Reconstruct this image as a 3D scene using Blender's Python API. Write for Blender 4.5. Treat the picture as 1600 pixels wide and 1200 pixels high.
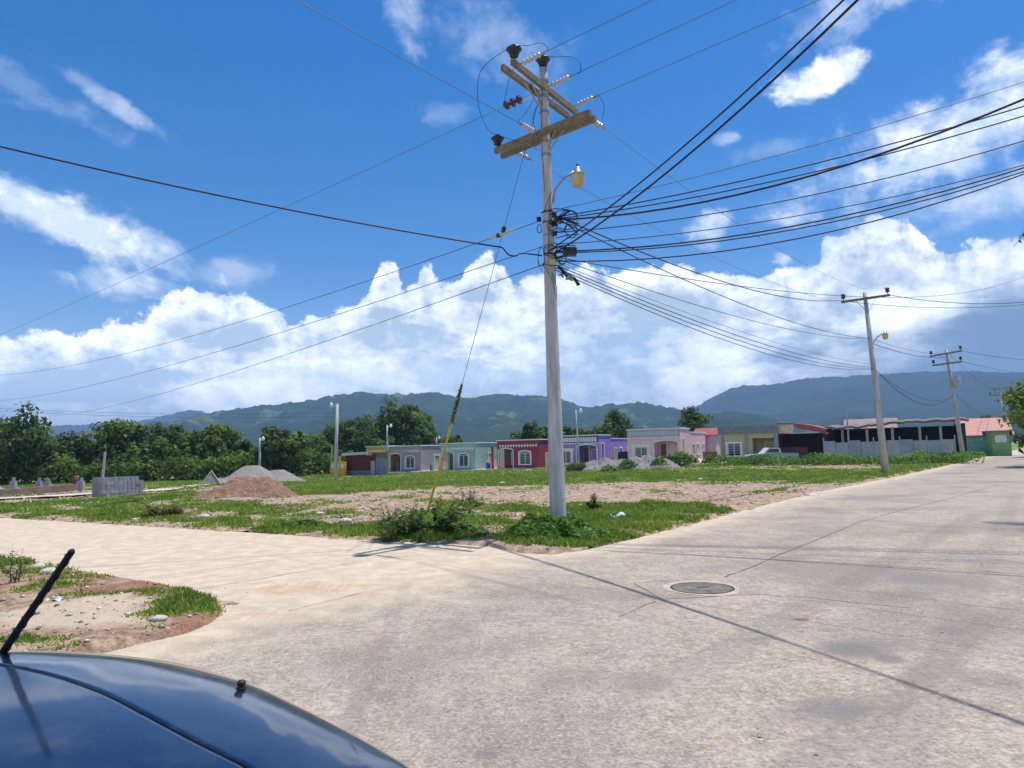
import bpy, bmesh, math, random
import numpy as np
from mathutils import Vector, Matrix
rad = math.radians
random.seed(7); RNG = np.random.default_rng(11)
scn = bpy.context.scene
for o in list(bpy.data.objects): bpy.data.objects.remove(o)

# ------------------------------------------------------------- camera
FPX = 1110.0; CX, CY = 800.0, 600.0; CAMZ = 1.75
PITCH = math.atan(105/FPX); ROLL = rad(1.3)
CF = Vector((0, math.cos(PITCH), math.sin(PITCH)))
_r0 = Vector((1, 0, 0)); _u0 = Vector((0, -math.sin(PITCH), math.cos(PITCH)))
CU = _u0*math.cos(ROLL) + _r0*math.sin(ROLL)
CR = _r0*math.cos(ROLL) - _u0*math.sin(ROLL)
C0 = Vector((0, 0, CAMZ))
cam = bpy.data.cameras.new('camera'); camo = bpy.data.objects.new('camera', cam)
scn.collection.objects.link(camo); scn.camera = camo
cam.lens = FPX/1600*36; cam.sensor_width = 36; cam.clip_start = 0.05; cam.clip_end = 60000
mw = Matrix((CR, CU, -CF)).transposed().to_4x4(); mw.translation = C0
camo.matrix_world = mw
scn.render.resolution_x = 1024; scn.render.resolution_y = 768

# ------------------------------------------------------------- colour management, sun
scn.view_settings.view_transform = 'Standard'; scn.view_settings.look = 'None'
scn.view_settings.exposure = 0.28; scn.view_settings.gamma = 1.0
SUN_EL = rad(72.5); SUN_DIR = Vector((0.92*math.cos(SUN_EL), 0.39*math.cos(SUN_EL), math.sin(SUN_EL))).normalized()
sl = bpy.data.lights.new('sun', 'SUN'); sl.energy = 4.3; sl.angle = rad(0.5); sl.color = (1.0, 0.955, 0.88)
so = bpy.data.objects.new('sun', sl); scn.collection.objects.link(so)
so.rotation_euler = SUN_DIR.to_track_quat('Z', 'Y').to_euler(); so.location = (20, 10, 60)

# ------------------------------------------------------------- pixel <-> world helpers (1600x1200 photo pixels)
def ray(px, py):
    return (CR*((px-CX)/FPX) + CU*((CY-py)/FPX) + CF)
def atY(px, py, Y):
    d = ray(px, py); return C0 + d*(Y/d.y)
def atZ(px, py, z):
    d = ray(px, py); return C0 + d*((z-CAMZ)/d.z)
def proj(p):
    v = Vector(p)-C0; w = v.dot(CF)
    return CX+FPX*v.dot(CR)/w, CY-FPX*v.dot(CU)/w
def azel(px, py):
    d = ray(px, py).normalized(); return math.degrees(math.atan2(d.x, d.y)), math.degrees(math.asin(d.z))

# ------------------------------------------------------------- node helper
class NB:
    def __init__(s, tree): s.t = tree; s.n = tree.nodes; s.l = tree.links
    def node(s, typ, **kw):
        n = s.n.new(typ)
        for k, v in kw.items(): setattr(n, k, v)
        return n
    def put(s, sock, v):
        if v is None: return
        if hasattr(v, 'is_output') or isinstance(v, bpy.types.NodeSocket): s.l.new(v, sock)
        else:
            if sock.type == 'RGBA' and isinstance(v, tuple) and len(v) == 3: v = v+(1,)
            sock.default_value = v
    def m(s, op, a, b=None, c=None, clamp=False):
        n = s.node('ShaderNodeMath', operation=op, use_clamp=clamp)
        for i, v in enumerate((a, b, c)): s.put(n.inputs[i], v)
        return n.outputs[0]
    def v(s, op, a, b=None, out=0):
        n = s.node('ShaderNodeVectorMath', operation=op); s.put(n.inputs[0], a)
        if b is not None: s.put(n.inputs[3] if op == 'SCALE' else n.inputs[1], b)
        return n.outputs[out]
    def sep(s, v):
        n = s.node('ShaderNodeSeparateXYZ'); s.put(n.inputs[0], v); return n.outputs
    def comb(s, x, y, z=0.0):
        n = s.node('ShaderNodeCombineXYZ')
        for i, q in enumerate((x, y, z)): s.put(n.inputs[i], q)
        return n.outputs[0]
    def noise(s, vec, scale, detail=4, rough=0.5, dist=0.0, lac=2.0, out=0):
        n = s.node('ShaderNodeTexNoise'); s.put(n.inputs['Vector'], vec)
        n.inputs['Scale'].default_value = scale; n.inputs['Detail'].default_value = detail
        n.inputs['Roughness'].default_value = rough; n.inputs['Distortion'].default_value = dist
        n.inputs['Lacunarity'].default_value = lac
        return n.outputs[out]
    def voro(s, vec, scale, feature='F1', out=0, rnd=1.0):
        n = s.node('ShaderNodeTexVoronoi', feature=feature); s.put(n.inputs['Vector'], vec)
        n.inputs['Scale'].default_value = scale; n.inputs['Randomness'].default_value = rnd
        return n.outputs[out]
    def ss(s, x, a, b, lo=0.0, hi=1.0):
        n = s.node('ShaderNodeMapRange', interpolation_type='SMOOTHSTEP'); s.put(n.inputs[0], x)
        for i, q in enumerate((a, b, lo, hi)): s.put(n.inputs[i+1], q)
        return n.outputs[0]
    def lin(s, x, a, b, lo=0.0, hi=1.0):
        n = s.node('ShaderNodeMapRange'); s.put(n.inputs[0], x)
        for i, q in enumerate((a, b, lo, hi)): s.put(n.inputs[i+1], q)
        return n.outputs[0]
    def mix(s, f, a, b, mode='MIX'):
        n = s.node('ShaderNodeMix', data_type='RGBA', blend_type=mode); s.put(n.inputs[0], f)
        s.put(n.inputs[6], a); s.put(n.inputs[7], b); return n.outputs[2]
    def bump(s, h, strength=0.5, dist=0.02):
        n = s.node('ShaderNodeBump'); s.put(n.inputs['Height'], h)
        n.inputs['Strength'].default_value = strength; n.inputs['Distance'].default_value = dist
        return n.outputs[0]

# ------------------------------------------------------------- world: nishita sky + procedural clouds by direction
world = bpy.data.worlds.new('World'); scn.world = world; world.use_nodes = True
W = NB(world.node_tree); world.node_tree.nodes.clear()
sky = W.node('ShaderNodeTexSky', sky_type='NISHITA', sun_disc=False)
sky.sun_elevation = SUN_EL; sky.sun_rotation = math.atan2(SUN_DIR.x, SUN_DIR.y)
sky.air_density = 1.0; sky.dust_density = 0.3; sky.ozone_density = 2.5
dirv = W.v('NORMALIZE', W.node('ShaderNodeTexCoord').outputs['Generated'])
dx, dy, dz = W.sep(dirv)
AZ = W.m('MULTIPLY', W.m('ARCTAN2', dx, dy), 57.2958)
EL = W.m('MULTIPLY', W.m('ARCSINE', dz), 57.2958)
P2 = W.comb(AZ, EL, 0.0)
SKYK = 0.13
hs = W.node('ShaderNodeHueSaturation'); W.put(hs.inputs['Color'], sky.outputs[0])
hs.inputs['Saturation'].default_value = 1.46; hs.inputs['Value'].default_value = .93
def fcurve(x, pts):
    n = W.node('ShaderNodeFloatCurve'); W.put(n.inputs['Value'], x)
    c = n.mapping.curves[0]; pts = sorted(pts)
    c.points[0].location = pts[0]; c.points[-1].location = pts[-1]
    for p in pts[1:-1]: c.points.new(*p)
    for p in c.points: p.handle_type = 'AUTO_CLAMPED'
    n.mapping.update(); return n.outputs[0]
bank = [(-60,540),(0,528),(60,518),(130,512),(180,500),(235,478),(262,458),(300,448),(350,455),(390,462),(428,480),(452,505),(500,500),(540,480),(572,455),(588,418),(615,412),(632,445),(655,432),(672,418),(686,440),(712,432),(735,402),(762,394),(778,415),(810,440),(860,425),(940,418),(1040,408),(1120,420),(1200,425),(1270,412),(1300,372),(1330,350),(1375,342),(1420,352),(1450,378),(1490,388),(1530,380),(1570,372),(1640,365)]
pts = []
for a, b in bank:
    az, el = azel(a, b); pts.append(((az+60)/120, el/50))
pts += [(0.0, .22), (0.08, .2), (0.97, .38), (1.0, .3)]
# domain warp for billows
wv = W.noise(P2, 0.16, 5, .55, out=1)
wv = W.v('SCALE', W.v('SUBTRACT', wv, (.5, .5, .5)), 4.6)
P2w = W.v('ADD', P2, wv)
azn = W.m('ADD', AZ, W.m('MULTIPLY', W.m('SUBTRACT', W.noise(P2, 0.3, 6, .6), .5), 3.0))
TOP = W.m('MULTIPLY', fcurve(W.m('DIVIDE', W.m('ADD', azn, 60), 120), pts), 50)
nb = W.noise(P2, .42, 12, .66)
vb = W.voro(P2w, .42, 'SMOOTH_F1')
edge = W.m('ADD', W.m('SUBTRACT', TOP, EL), W.m('ADD', W.m('MULTIPLY', W.m('SUBTRACT', nb, .5), 3.2), W.m('MULTIPLY', W.m('SUBTRACT', .45, vb), 1.3)))
soft = W.ss(W.noise(P2, .09, 3, .5), .42, .62); dbank = W.m('ADD', W.m('MULTIPLY', W.ss(edge, -.05, .38), W.m('SUBTRACT', 1.0, W.m('MULTIPLY', soft, .6))), W.m('MULTIPLY', W.ss(edge, -.4, 2.6), W.m('MULTIPLY', soft, .6)))
# light and shade inside the bank
nb2 = W.noise(W.v('ADD', P2, (.5, .9, 0)), .42, 12, .66)
relief = W.m('MULTIPLY', W.m('SUBTRACT', nb, nb2), 2.6)
PS = W.comb(W.m('MULTIPLY', AZ, .35), EL, 3.0)
strat = W.noise(PS, .28, 7, .58)
strat2 = W.noise(W.comb(W.m('MULTIPLY', AZ, .4), EL, 9.0), .13, 5, .5)
depth = W.ss(edge, .3, 4.0)                       # 0 at cloud tops, 1 deep inside
shade = W.m('MULTIPLY', depth, W.m('ADD', .16, W.m('ADD', W.m('MULTIPLY', W.ss(strat, .42, .58), .62), W.m('MULTIPLY', W.ss(strat2, .42, .6), .38))))
shade = W.m('ADD', shade, W.m('MULTIPLY', W.m('SUBTRACT', 1.0, depth), W.m('MULTIPLY', relief, -1.3)))
shade = W.m('ADD', shade, W.m('MULTIPLY', depth, W.m('MULTIPLY', relief, -.6)), clamp=True)
bil = W.voro(W.v('ADD', P2, W.v('SCALE', W.v('SUBTRACT', W.noise(P2, .5, 6, .6, out=1), (.5, .5, .5)), 2.4)), .55, 'SMOOTH_F1')
bil2 = W.voro(W.v('ADD', P2, W.v('SCALE', W.v('SUBTRACT', W.noise(P2, .9, 6, .6, out=1), (.5, .5, .5)), 1.2)), 1.3, 'SMOOTH_F1')
shade = W.m('ADD', shade, W.m('MULTIPLY', W.m('SUBTRACT', 1.0, W.m('MULTIPLY', depth, .55)), W.m('ADD', W.m('MULTIPLY', W.ss(bil, .35, .85), .5), W.m('MULTIPLY', W.ss(bil2, .4, .9), .22))), clamp=True)
ccol = W.mix(shade, (1.3, 1.32, 1.34), (.46, .58, .74))
# darker blue-grey rain cloud low on the right
def ell(px, py, rx, ry, ang=0.0):
    a, e = azel(px, py); k = math.degrees(1/FPX); ca, sa = math.cos(rad(ang)), math.sin(rad(ang))
    d = W.v('SUBTRACT', P2, (a, e, 0)); x, y, _ = W.sep(d)
    u = W.m('MULTIPLY', W.m('ADD', W.m('MULTIPLY', x, ca), W.m('MULTIPLY', y, sa)), 1/(rx*k))
    w = W.m('MULTIPLY', W.m('SUBTRACT', W.m('MULTIPLY', y, ca), W.m('MULTIPLY', x, sa)), 1/(ry*k))
    return W.m('SUBTRACT', 1.0, W.m('SQRT', W.m('ADD', W.m('MULTIPLY', u, u), W.m('MULTIPLY', w, w))))
st = W.m('MULTIPLY', W.m('SUBTRACT', strat, .5), 1.6)
ccol = W.v('SCALE', ccol, W.ss(EL, 14, 3, 1.0, 1.45))
dk = W.m('MULTIPLY', W.ss(W.m('ADD', ell(1580, 575, 420, 112, 4), st), -.1, .6), .97)
ccol = W.mix(dk, ccol, (.17, .28, .47))
gk = W.m('MULTIPLY', W.ss(W.m('ADD', ell(60, 640, 260, 48, 0), st), -.1, .7), .35)
ccol = W.mix(gk, ccol, (.75, .95, 1.3))
gk2 = W.m('MULTIPLY', W.ss(W.m('ADD', ell(560, 590, 300, 30, 0), st), 0, .8), .45)
ccol = W.mix(gk2, ccol, (.95, 1.15, 1.4))
# thin gaps of blue low in the bank
gap = W.m('MULTIPLY', W.ss(W.m('ADD', ell(960, 560, 260, 90, 0), W.m('MULTIPLY', W.m('SUBTRACT', nb, .5), 2.2)), .2, .95), .4)
dbank2 = W.m('MULTIPLY', dbank, W.m('SUBTRACT', 1.0, gap))
# wisps
WV = W.noise(P2, .22, 9, .62, dist=.6); WV2 = W.noise(W.comb(W.m('MULTIPLY', AZ, .55), W.m('ADD', EL, W.m('MULTIPLY', AZ, .12)), 5.0), .5, 8, .6)
fz = W.m('ADD', W.m('MULTIPLY', W.m('SUBTRACT', WV, .5), 2.0), W.m('MULTIPLY', W.m('SUBTRACT', WV2, .5), 1.9))
dens = None
for (px, py, rx, ry, an, st_, lo, hi) in [
    (95, 342, 190, 40, -16, .95, -.1, .8), (250, 385, 80, 26, -26, .6, -.05, .9), (190, 445, 90, 28, -4, .7, 0, .9),
    (350, 425, 80, 26, 0, .3, 0, .9), (185, 165, 95, 17, -22, .36, .0, .9), (60, 150, 120, 26, -15, .16, 0, .8),
    (640, 15, 80, 40, -60, .5, .0, 1.1), (770, 60, 150, 60, -20, .22, -.1, 1.0),
    (1293, 115, 72, 26, 10, .95, -.1, .6), (1490, 212, 230, 70, 16, .85, -.1, .9), (1560, 305, 190, 42, 5, .55, -.1, .9),
    (1228, 402, 26, 15, -20, .8, 0, .6), (1105, 360, 50, 30, 0, .62, 0, .8), (1138, 215, 24, 11, 0, .4, 0, .9),
    (1330, 15, 120, 40, 10, .35, 0, .9), (700, 178, 60, 18, 0, .14, 0, .9), (1200, 235, 60, 18, 0, .18, 0, .9)]:
    q = W.m('MULTIPLY', W.ss(W.m('ADD', ell(px, py, rx, ry, an), fz), lo, hi), st_)
    dens = q if dens is None else W.m('MAXIMUM', dens, q)
wcol = W.mix(W.ss(W.m('ADD', WV, W.m('MULTIPLY', relief, -.4)), .42, .72), (.78, .9, 1.04), (1.2, 1.23, 1.26))
# clouds behind / above the picture: scattered fair-weather cumulus so reflections and light have something to see
og = W.m('MULTIPLY', W.ss(W.noise(dirv, 2.4, 6, .6), .56, .72), W.ss(dy, .05, -.25))
skyc = W.v('SCALE', W.v('MULTIPLY', hs.outputs[0], (1.02, .92, 1.01)), SKYK)
col = W.mix(W.m('MULTIPLY', og, .8), skyc, (.8, .85, .9))
col = W.mix(dens, col, wcol)
# pale band of moisture toward the horizon
col = W.mix(W.m('MULTIPLY', W.ss(EL, 16, 0), .35), col, (.6, .85, 1.2))
col = W.mix(dbank2, col, ccol)
CLD = W.mix(W.ss(EL, -1.0, 0.0), (.12, .15, .14), col)
bg = W.node('ShaderNodeBackground'); W.put(bg.inputs[0], CLD); bg.inputs[1].default_value = 1.0
wo = W.node('ShaderNodeOutputWorld'); W.l.new(bg.outputs[0], wo.inputs[0])
world.cycles.sampling_method = 'MANUAL'; world.cycles.sample_map_resolution = 512

# ------------------------------------------------------------- numpy noise
def _hash(ix, iy, seed):
    h = (ix.astype(np.int64)*374761393 + iy.astype(np.int64)*668265263 + seed*1442695041) & 0xffffffff
    h = ((h ^ (h >> 13))*1274126177) & 0xffffffff
    h = h ^ (h >> 16)
    return (h & 0xffff)/65535.0
def vnoise(x, y, seed=0):
    x = np.asarray(x, float); y = np.asarray(y, float)
    ix = np.floor(x); iy = np.floor(y); fx = x-ix; fy = y-iy
    fx = fx*fx*(3-2*fx); fy = fy*fy*(3-2*fy)
    a = _hash(ix, iy, seed); b = _hash(ix+1, iy, seed); c = _hash(ix, iy+1, seed); d = _hash(ix+1, iy+1, seed)
    return (a+(b-a)*fx)*(1-fy) + (c+(d-c)*fx)*fy
def fbm(x, y, oct=5, seed=0, gain=.5):
    s = 0; a = 1; t = 0
    for i in range(oct):
        s = s+a*vnoise(x*2**i+17.3*i, y*2**i-9.1*i, seed+i); t += a; a *= gain
    return s/t
def sstep(x, a, b):
    t = np.clip((np.asarray(x, float)-a)/(b-a), 0, 1); return t*t*(3-2*t)

# ------------------------------------------------------------- terrain base
def Hb(x, y):
    g = np.interp(x, [-80, -45, -14, 0, 15], [-.45, -.75, -.75, -.45, 0.0])
    return g*sstep(y, 30, 80)
def G(px, py, off=0.0):
    z = 0.0
    for _ in range(12):
        p = atZ(px, py, z); z = float(Hb(p.x, p.y))+off
    return p
# ------------------------------------------------------------- materials
def new_mat(name):
    m = bpy.data.materials.new(name); m.use_nodes = True; nb_ = NB(m.node_tree)
    p = m.node_tree.nodes['Principled BSDF']; return m, nb_, p
MATS = {}
def mat(name, col, rough=.75, var=.18, scale=3.0, bump=.15, bscale=40.0, metal=0.0, spec=.4, dirt=None, dirtamt=.4):
    if name in MATS: return MATS[name]
    m, b, p = new_mat(name)
    co = b.node('ShaderNodeTexCoord').outputs['Object']
    n1 = b.noise(co, scale, 6, .6); n2 = b.noise(co, bscale, 4, .6)
    dark = tuple(c*(1-var) for c in col); lite = tuple(min(1, c*(1+var)) for c in col)
    c = b.mix(b.ss(n1, .3, .7), dark, lite)
    c = b.mix(b.m('MULTIPLY', b.ss(n2, .55, .75), var), c, tuple(q*.5 for q in col))
    if dirt:
        c = b.mix(b.m('MULTIPLY', b.ss(b.noise(co, scale*.6, 8, .7), .5, .75), dirtamt), c, dirt)
    b.put(p.inputs['Base Color'], c); p.inputs['Roughness'].default_value = rough
    p.inputs['Metallic'].default_value = metal; p.inputs['Specular IOR Level'].default_value = spec
    if bump: b.put(p.inputs['Normal'], b.bump(n2, bump, .01))
    MATS[name] = m; return m

# ------------------------------------------------------------- objects, tags, mesh builder
COL = scn.collection
def tag(o, label=None, cat=None, group=None, kind=None):
    if label: o['label'] = label
    if cat: o['category'] = cat
    if group: o['group'] = group
    if kind: o['kind'] = kind
    return o
def empty(name, loc=(0, 0, 0), rz=0.0, label=None, cat=None, group=None):
    o = bpy.data.objects.new(name, None); COL.objects.link(o); o.location = loc; o.rotation_euler = (0, 0, rz)
    o.empty_display_size = .2
    return tag(o, label, cat, group)
def copy_tree(o, parent=None):
    c = o.copy(); COL.objects.link(c); c.parent = parent
    for ch in list(o.children): copy_tree(ch, c)
    return c
class MB:
    def __init__(s): s.v = []; s.f = []; s.mi = []; s.cur = 0
    def add(s, vs, fs):
        n = len(s.v); s.v += [tuple(q) for q in vs]; s.f += [tuple(i+n for i in f) for f in fs]; s.mi += [s.cur]*len(fs); return s
    def box(s, c, size, M=None):
        x, y, z = size[0]/2, size[1]/2, size[2]/2
        vs = [Vector((a*x, b_*y, d*z)) for a in (-1, 1) for b_ in (-1, 1) for d in (-1, 1)]
        if M is not None: vs = [M @ v for v in vs]
        vs = [v+Vector(c) for v in vs]
        return s.add(vs, [(0, 1, 3, 2), (4, 6, 7, 5), (0, 4, 5, 1), (2, 3, 7, 6), (0, 2, 6, 4), (1, 5, 7, 3)])
    def b6(s, x0, x1, y0, y1, z0, z1): return s.box(((x0+x1)/2, (y0+y1)/2, (z0+z1)/2), (x1-x0, y1-y0, z1-z0))
    def beam(s, a, b, w, h, up=(0, 0, 1), bev=0.0):
        a = Vector(a); b = Vector(b); d = (b-a); L = d.length; d.normalize(); u = Vector(up)
        x = d.cross(u).normalized(); z = x.cross(d).normalized()
        M = Matrix((x, d, z)).transposed()
        return s.box((a+b)/2, (w, L, h), M)
    def tube(s, pts, r, n=8, cap=True):
        pts = [Vector(p) for p in pts]; k = len(pts); rs = r if isinstance(r, (list, tuple)) else [r]*k
        ring0 = len(s.v); prev = None; vs = []
        for i, p in enumerate(pts):
            t = (pts[min(i+1, k-1)]-pts[max(i-1, 0)])
            if t.length < 1e-9: t = Vector((0, 0, 1))
            t.normalize()
            if prev is None:
                ref = Vector((0, 0, 1)) if abs(t.z) < .9 else Vector((1, 0, 0)); x = t.cross(ref).normalized()
            else:
                x = prev-t*prev.dot(t)
                if x.length < 1e-6: x = t.orthogonal()
                x.normalize()
            prev = x; y = t.cross(x)
            for j in range(n):
                a = 2*math.pi*j/n; vs.append(p+(x*math.cos(a)+y*math.sin(a))*rs[i])
        fs = [(i*n+j, i*n+(j+1) % n, (i+1)*n+(j+1) % n, (i+1)*n+j) for i in range(k-1) for j in range(n)]
        if cap: fs += [tuple(range(n-1, -1, -1)), tuple((k-1)*n+j for j in range(n))]
        return s.add(vs, fs)
    def lathe(s, prof, n=16, o=(0, 0, 0), axis=(0, 0, 1)):   # prof: (r, h) along axis
        ax = Vector(axis).normalized(); x = ax.orthogonal().normalized(); y = ax.cross(x); o = Vector(o)
        vs = []; 
        for r, h in prof:
            for j in range(n):
                a = 2*math.pi*j/n; vs.append(o+ax*h+(x*math.cos(a)+y*math.sin(a))*max(r, 1e-4))
        fs = [(i*n+j, i*n+(j+1) % n, (i+1)*n+(j+1) % n, (i+1)*n+j) for i in range(len(prof)-1) for j in range(n)]
        fs += [tuple(range(n-1, -1, -1)), tuple((len(prof)-1)*n+j for j in range(n))]
        return s.add(vs, fs)
    def vox(s, xs, ys, zs, solid):
        nx, ny, nz = len(xs)-1, len(ys)-1, len(zs)-1
        S = [[[solid((xs[i]+xs[i+1])/2, (ys[j]+ys[j+1])/2, (zs[k]+zs[k+1])/2) for k in range(nz)] for j in range(ny)] for i in range(nx)]
        idx = {}; vs = []; fs = []
        def V(i, j, k):
            if (i, j, k) not in idx: idx[(i, j, k)] = len(vs); vs.append((xs[i], ys[j], zs[k]))
            return idx[(i, j, k)]
        def g(i, j, k): return 0 <= i < nx and 0 <= j < ny and 0 <= k < nz and S[i][j][k]
        for i in range(nx):
            for j in range(ny):
                for k in range(nz):
                    if not S[i][j][k]: continue
                    if not g(i-1, j, k): fs.append((V(i, j, k), V(i, j, k+1), V(i, j+1, k+1), V(i, j+1, k)))
                    if not g(i+1, j, k): fs.append((V(i+1, j, k), V(i+1, j+1, k), V(i+1, j+1, k+1), V(i+1, j, k+1)))
                    if not g(i, j-1, k): fs.append((V(i, j, k), V(i+1, j, k), V(i+1, j, k+1), V(i, j, k+1)))
                    if not g(i, j+1, k): fs.append((V(i, j+1, k), V(i, j+1, k+1), V(i+1, j+1, k+1), V(i+1, j+1, k)))
                    if not g(i, j, k-1): fs.append((V(i, j, k), V(i, j+1, k), V(i+1, j+1, k), V(i+1, j, k)))
                    if not g(i, j, k+1): fs.append((V(i, j, k+1), V(i+1, j, k+1), V(i+1, j+1, k+1), V(i, j+1, k+1)))
        return s.add(vs, fs)
    def build(s, name, mats, parent=None, smooth=False, loc=None):
        me = bpy.data.meshes.new(name)
        vs = s.v if loc is None else [tuple(Vector(v)-Vector(loc)) for v in s.v]
        me.from_pydata(vs, [], s.f)
        if not isinstance(mats, (list, tuple)): mats = [mats]
        for m_ in mats: me.materials.append(m_)
        if len(mats) > 1: me.polygons.foreach_set('material_index', s.mi)
        if smooth: me.polygons.foreach_set('use_smooth', [True]*len(me.polygons))
        me.update()
        o = bpy.data.objects.new(name, me); COL.objects.link(o)
        if parent: o.parent = parent
        if loc is not None: o.location = loc
        return o
def np_mesh(name, verts, faces, mats, parent=None, attrs=None, smooth=False, fattr=None):
    me = bpy.data.meshes.new(name); nv = len(verts); nf, k = faces.shape
    me.vertices.add(nv); me.vertices.foreach_set('co', np.asarray(verts, np.float32).ravel())
    me.loops.add(nf*k); me.loops.foreach_set('vertex_index', faces.astype(np.int32).ravel())
    me.polygons.add(nf); me.polygons.foreach_set('loop_start', np.arange(0, nf*k, k, dtype=np.int32))
    try: me.polygons.foreach_set('loop_total', np.full(nf, k, np.int32))
    except Exception: pass
    if smooth: me.polygons.foreach_set('use_smooth', np.ones(nf, bool))
    for m_ in (mats if isinstance(mats, (list, tuple)) else [mats]): me.materials.append(m_)
    for nm, ar in (attrs or {}).items():
        a = me.attributes.new(nm, 'FLOAT', 'POINT'); a.data.foreach_set('value', np.asarray(ar, np.float32))
    me.update(calc_edges=True); me.validate()
    o = bpy.data.objects.new(name, me); COL.objects.link(o)
    if parent: o.parent = parent
    return o
HAZE_D = 2.6e-4
# ------------------------------------------------------------- road outline (world metres)
def gp(l): return [(G(a, b).x, G(a, b).y) for a, b in l]
fe = gp([(1400, 745), (1280, 768), (1140, 803), (1050, 827), (960, 849), (905, 861), (860, 866), (815, 864), (760, 853), (700, 850), (600, 846), (440, 835), (240, 823), (0, 809)])
d1 = Vector((fe[0][0]-fe[2][0], fe[0][1]-fe[2][1])).normalized()
d2 = Vector((fe[13][0]-fe[10][0], fe[13][1]-fe[10][1])).normalized()
def ext(p, d, L, n=8, ease=True): return [(p[0]+d.x*L*(i/n)**1.6, p[1]+d.y*L*(i/n)**1.6) for i in range(1, n+1)]
far1 = ext(fe[0], d1, 150)[::-1]; far2 = ext(fe[-1], d2, 75)
isl = gp([(0, 875), (130, 893), (240, 915), (310, 934), (338, 946), (345, 957), (332, 972), (290, 990), (180, 1015)])
d3 = Vector((isl[0][0]-isl[3][0], isl[0][1]-isl[3][1])).normalized()
far3 = ext(isl[0], d3, 78)[::-1]
back = ext(isl[-1], -d1, 30, 4)
nrm = Vector((d1.y, -d1.x)); RW = 9.4
rb = Vector(fe[2])+nrm*RW
right = [tuple(rb+d1*t) for t in (-48, -30, -16, -6, 0, 8, 20, 40, 70, 110, 172)]
ROADP = np.array(far1+fe+far2+far3+isl+back+right)
def sdist(x, y, P=None):
    P = ROADP if P is None else P
    x = np.asarray(x, float); y = np.asarray(y, float); n = len(P); d = np.full(x.shape, 1e9); ins = np.zeros(x.shape, bool)
    for i in range(n):
        ax, ay = P[i]; bx, by = P[(i+1) % n]; ex, ey = bx-ax, by-ay
        t = np.clip(((x-ax)*ex+(y-ay)*ey)/(ex*ex+ey*ey+1e-12), 0, 1)
        d = np.minimum(d, np.hypot(x-ax-t*ex, y-ay-t*ey))
        c = ((ay > y) != (by > y)); xi = ax+(y-ay)*(bx-ax)/(by-ay if by != ay else 1e-9)
        ins ^= c & (x < xi)
    return np.where(ins, -d, d)          # negative on the paving
def inpoly(x, y, P):
    return sdist(x, y, np.array(P))
# weeds / soil zones, laid out on the ground (metres), given through G()
def zone(l): return np.array(gp(l))
GZ = [(zone(l), s) for l, s in [
    ([(818, 861), (770, 845), (800, 812), (760, 797), (870, 790), (1000, 792), (1120, 793), (1142, 801), (1050, 823), (960, 846), (900, 860)], 1.0),
    ([(-60, 802), (0, 807), (240, 821), (440, 833), (600, 844), (640, 846), (620, 826), (560, 826), (440, 822), (300, 812), (200, 793), (0, 789)], .95),
    ([(-60, 802), (-60, 790), (0, 788), (140, 780), (230, 774), (310, 768), (345, 785), (440, 792), (470, 800), (380, 806), (240, 800), (0, 803)], .62),
    ([(430, 780), (432, 765), (470, 752), (600, 748), (760, 740), (860, 739), (1000, 737), (1300, 735), (1400, 741), (1345, 755), (1180, 755), (1000, 753), (860, 758), (700, 763), (560, 772)], .78),
    ([(1185, 752), (1290, 757), (1400, 743), (1640, 704), (1530, 708), (1380, 735), (1250, 745)], 1.0),
    ([(640, 800), (740, 788), (800, 800), (770, 840), (640, 845)], .7),
    ([(-300, 772), (0, 762), (140, 755), (400, 748), (600, 747), (500, 735), (0, 733), (-300, 733)], .8),
    ([(380, 806), (560, 800), (640, 805), (620, 826), (480, 822)], .42),
    ([(230, 772), (330, 760), (480, 752), (480, 740), (230, 748)], .6),
    # island on the left
    ([(-60, 868), (0, 874), (60, 882), (90, 894), (30, 893), (-60, 893)], .65),
    ([(50, 905), (120, 902), (160, 912), (120, 922), (60, 920)], .55),
    ([(225, 935), (290, 925), (343, 946), (340, 968), (290, 972), (240, 975), (200, 1004), (190, 998), (215, 975), (230, 952)], .62),
    ([(130, 930), (230, 942), (240, 958), (150, 945)], .5),
    ([(-60, 1010), (40, 1012), (40, 1040), (-60, 1045)], .9)]]
BARE = [(zone(l), s) for l, s in [([(750, 806), (860, 803), (866, 815), (770, 818)], 1.0), ([(715, 828), (800, 822), (830, 838), (800, 846), (730, 842)], .85), ([(905, 838), (950, 834), (945, 842), (915, 845)], .7), ([(470, 812), (600, 808), (620, 822), (480, 820)], .8), ([(60, 793), (180, 796), (160, 802), (50, 799)], .7), ([(180, 800), (300, 806), (290, 814), (190, 808)], .6), ([(880, 760), (1100, 756), (1100, 760), (900, 764)], .6), ([(640, 752), (760, 749), (740, 754), (650, 757)], .5), ([(1000, 805), (1060, 803), (1050, 809), (1010, 810)], .5)]]
PALE = [(zone(l), s) for l, s in [([(30, 960), (130, 945), (225, 962), (200, 985), (90, 1000), (20, 990)], 1.0),
    ([(60, 892), (95, 890), (98, 898), (50, 902)], .9)]]
REDS = [(zone(l), s) for l, s in [([(60, 895), (160, 905), (290, 935), (240, 950), (130, 935), (60, 915)], 1.0),
    ([(215, 990), (300, 962), (335, 968), (250, 1000), (180, 1014)], 1.0), ([(0, 985), (120, 1000), (200, 990), (160, 1015), (0, 1015)], .5), ([(-60, 900), (60, 905), (60, 935), (-60, 950)], .5),
    ([(300, 790), (460, 790), (500, 800), (300, 800)], .6), ([(740, 815), (870, 815), (840, 850), (740, 850)], .5)]]
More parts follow.
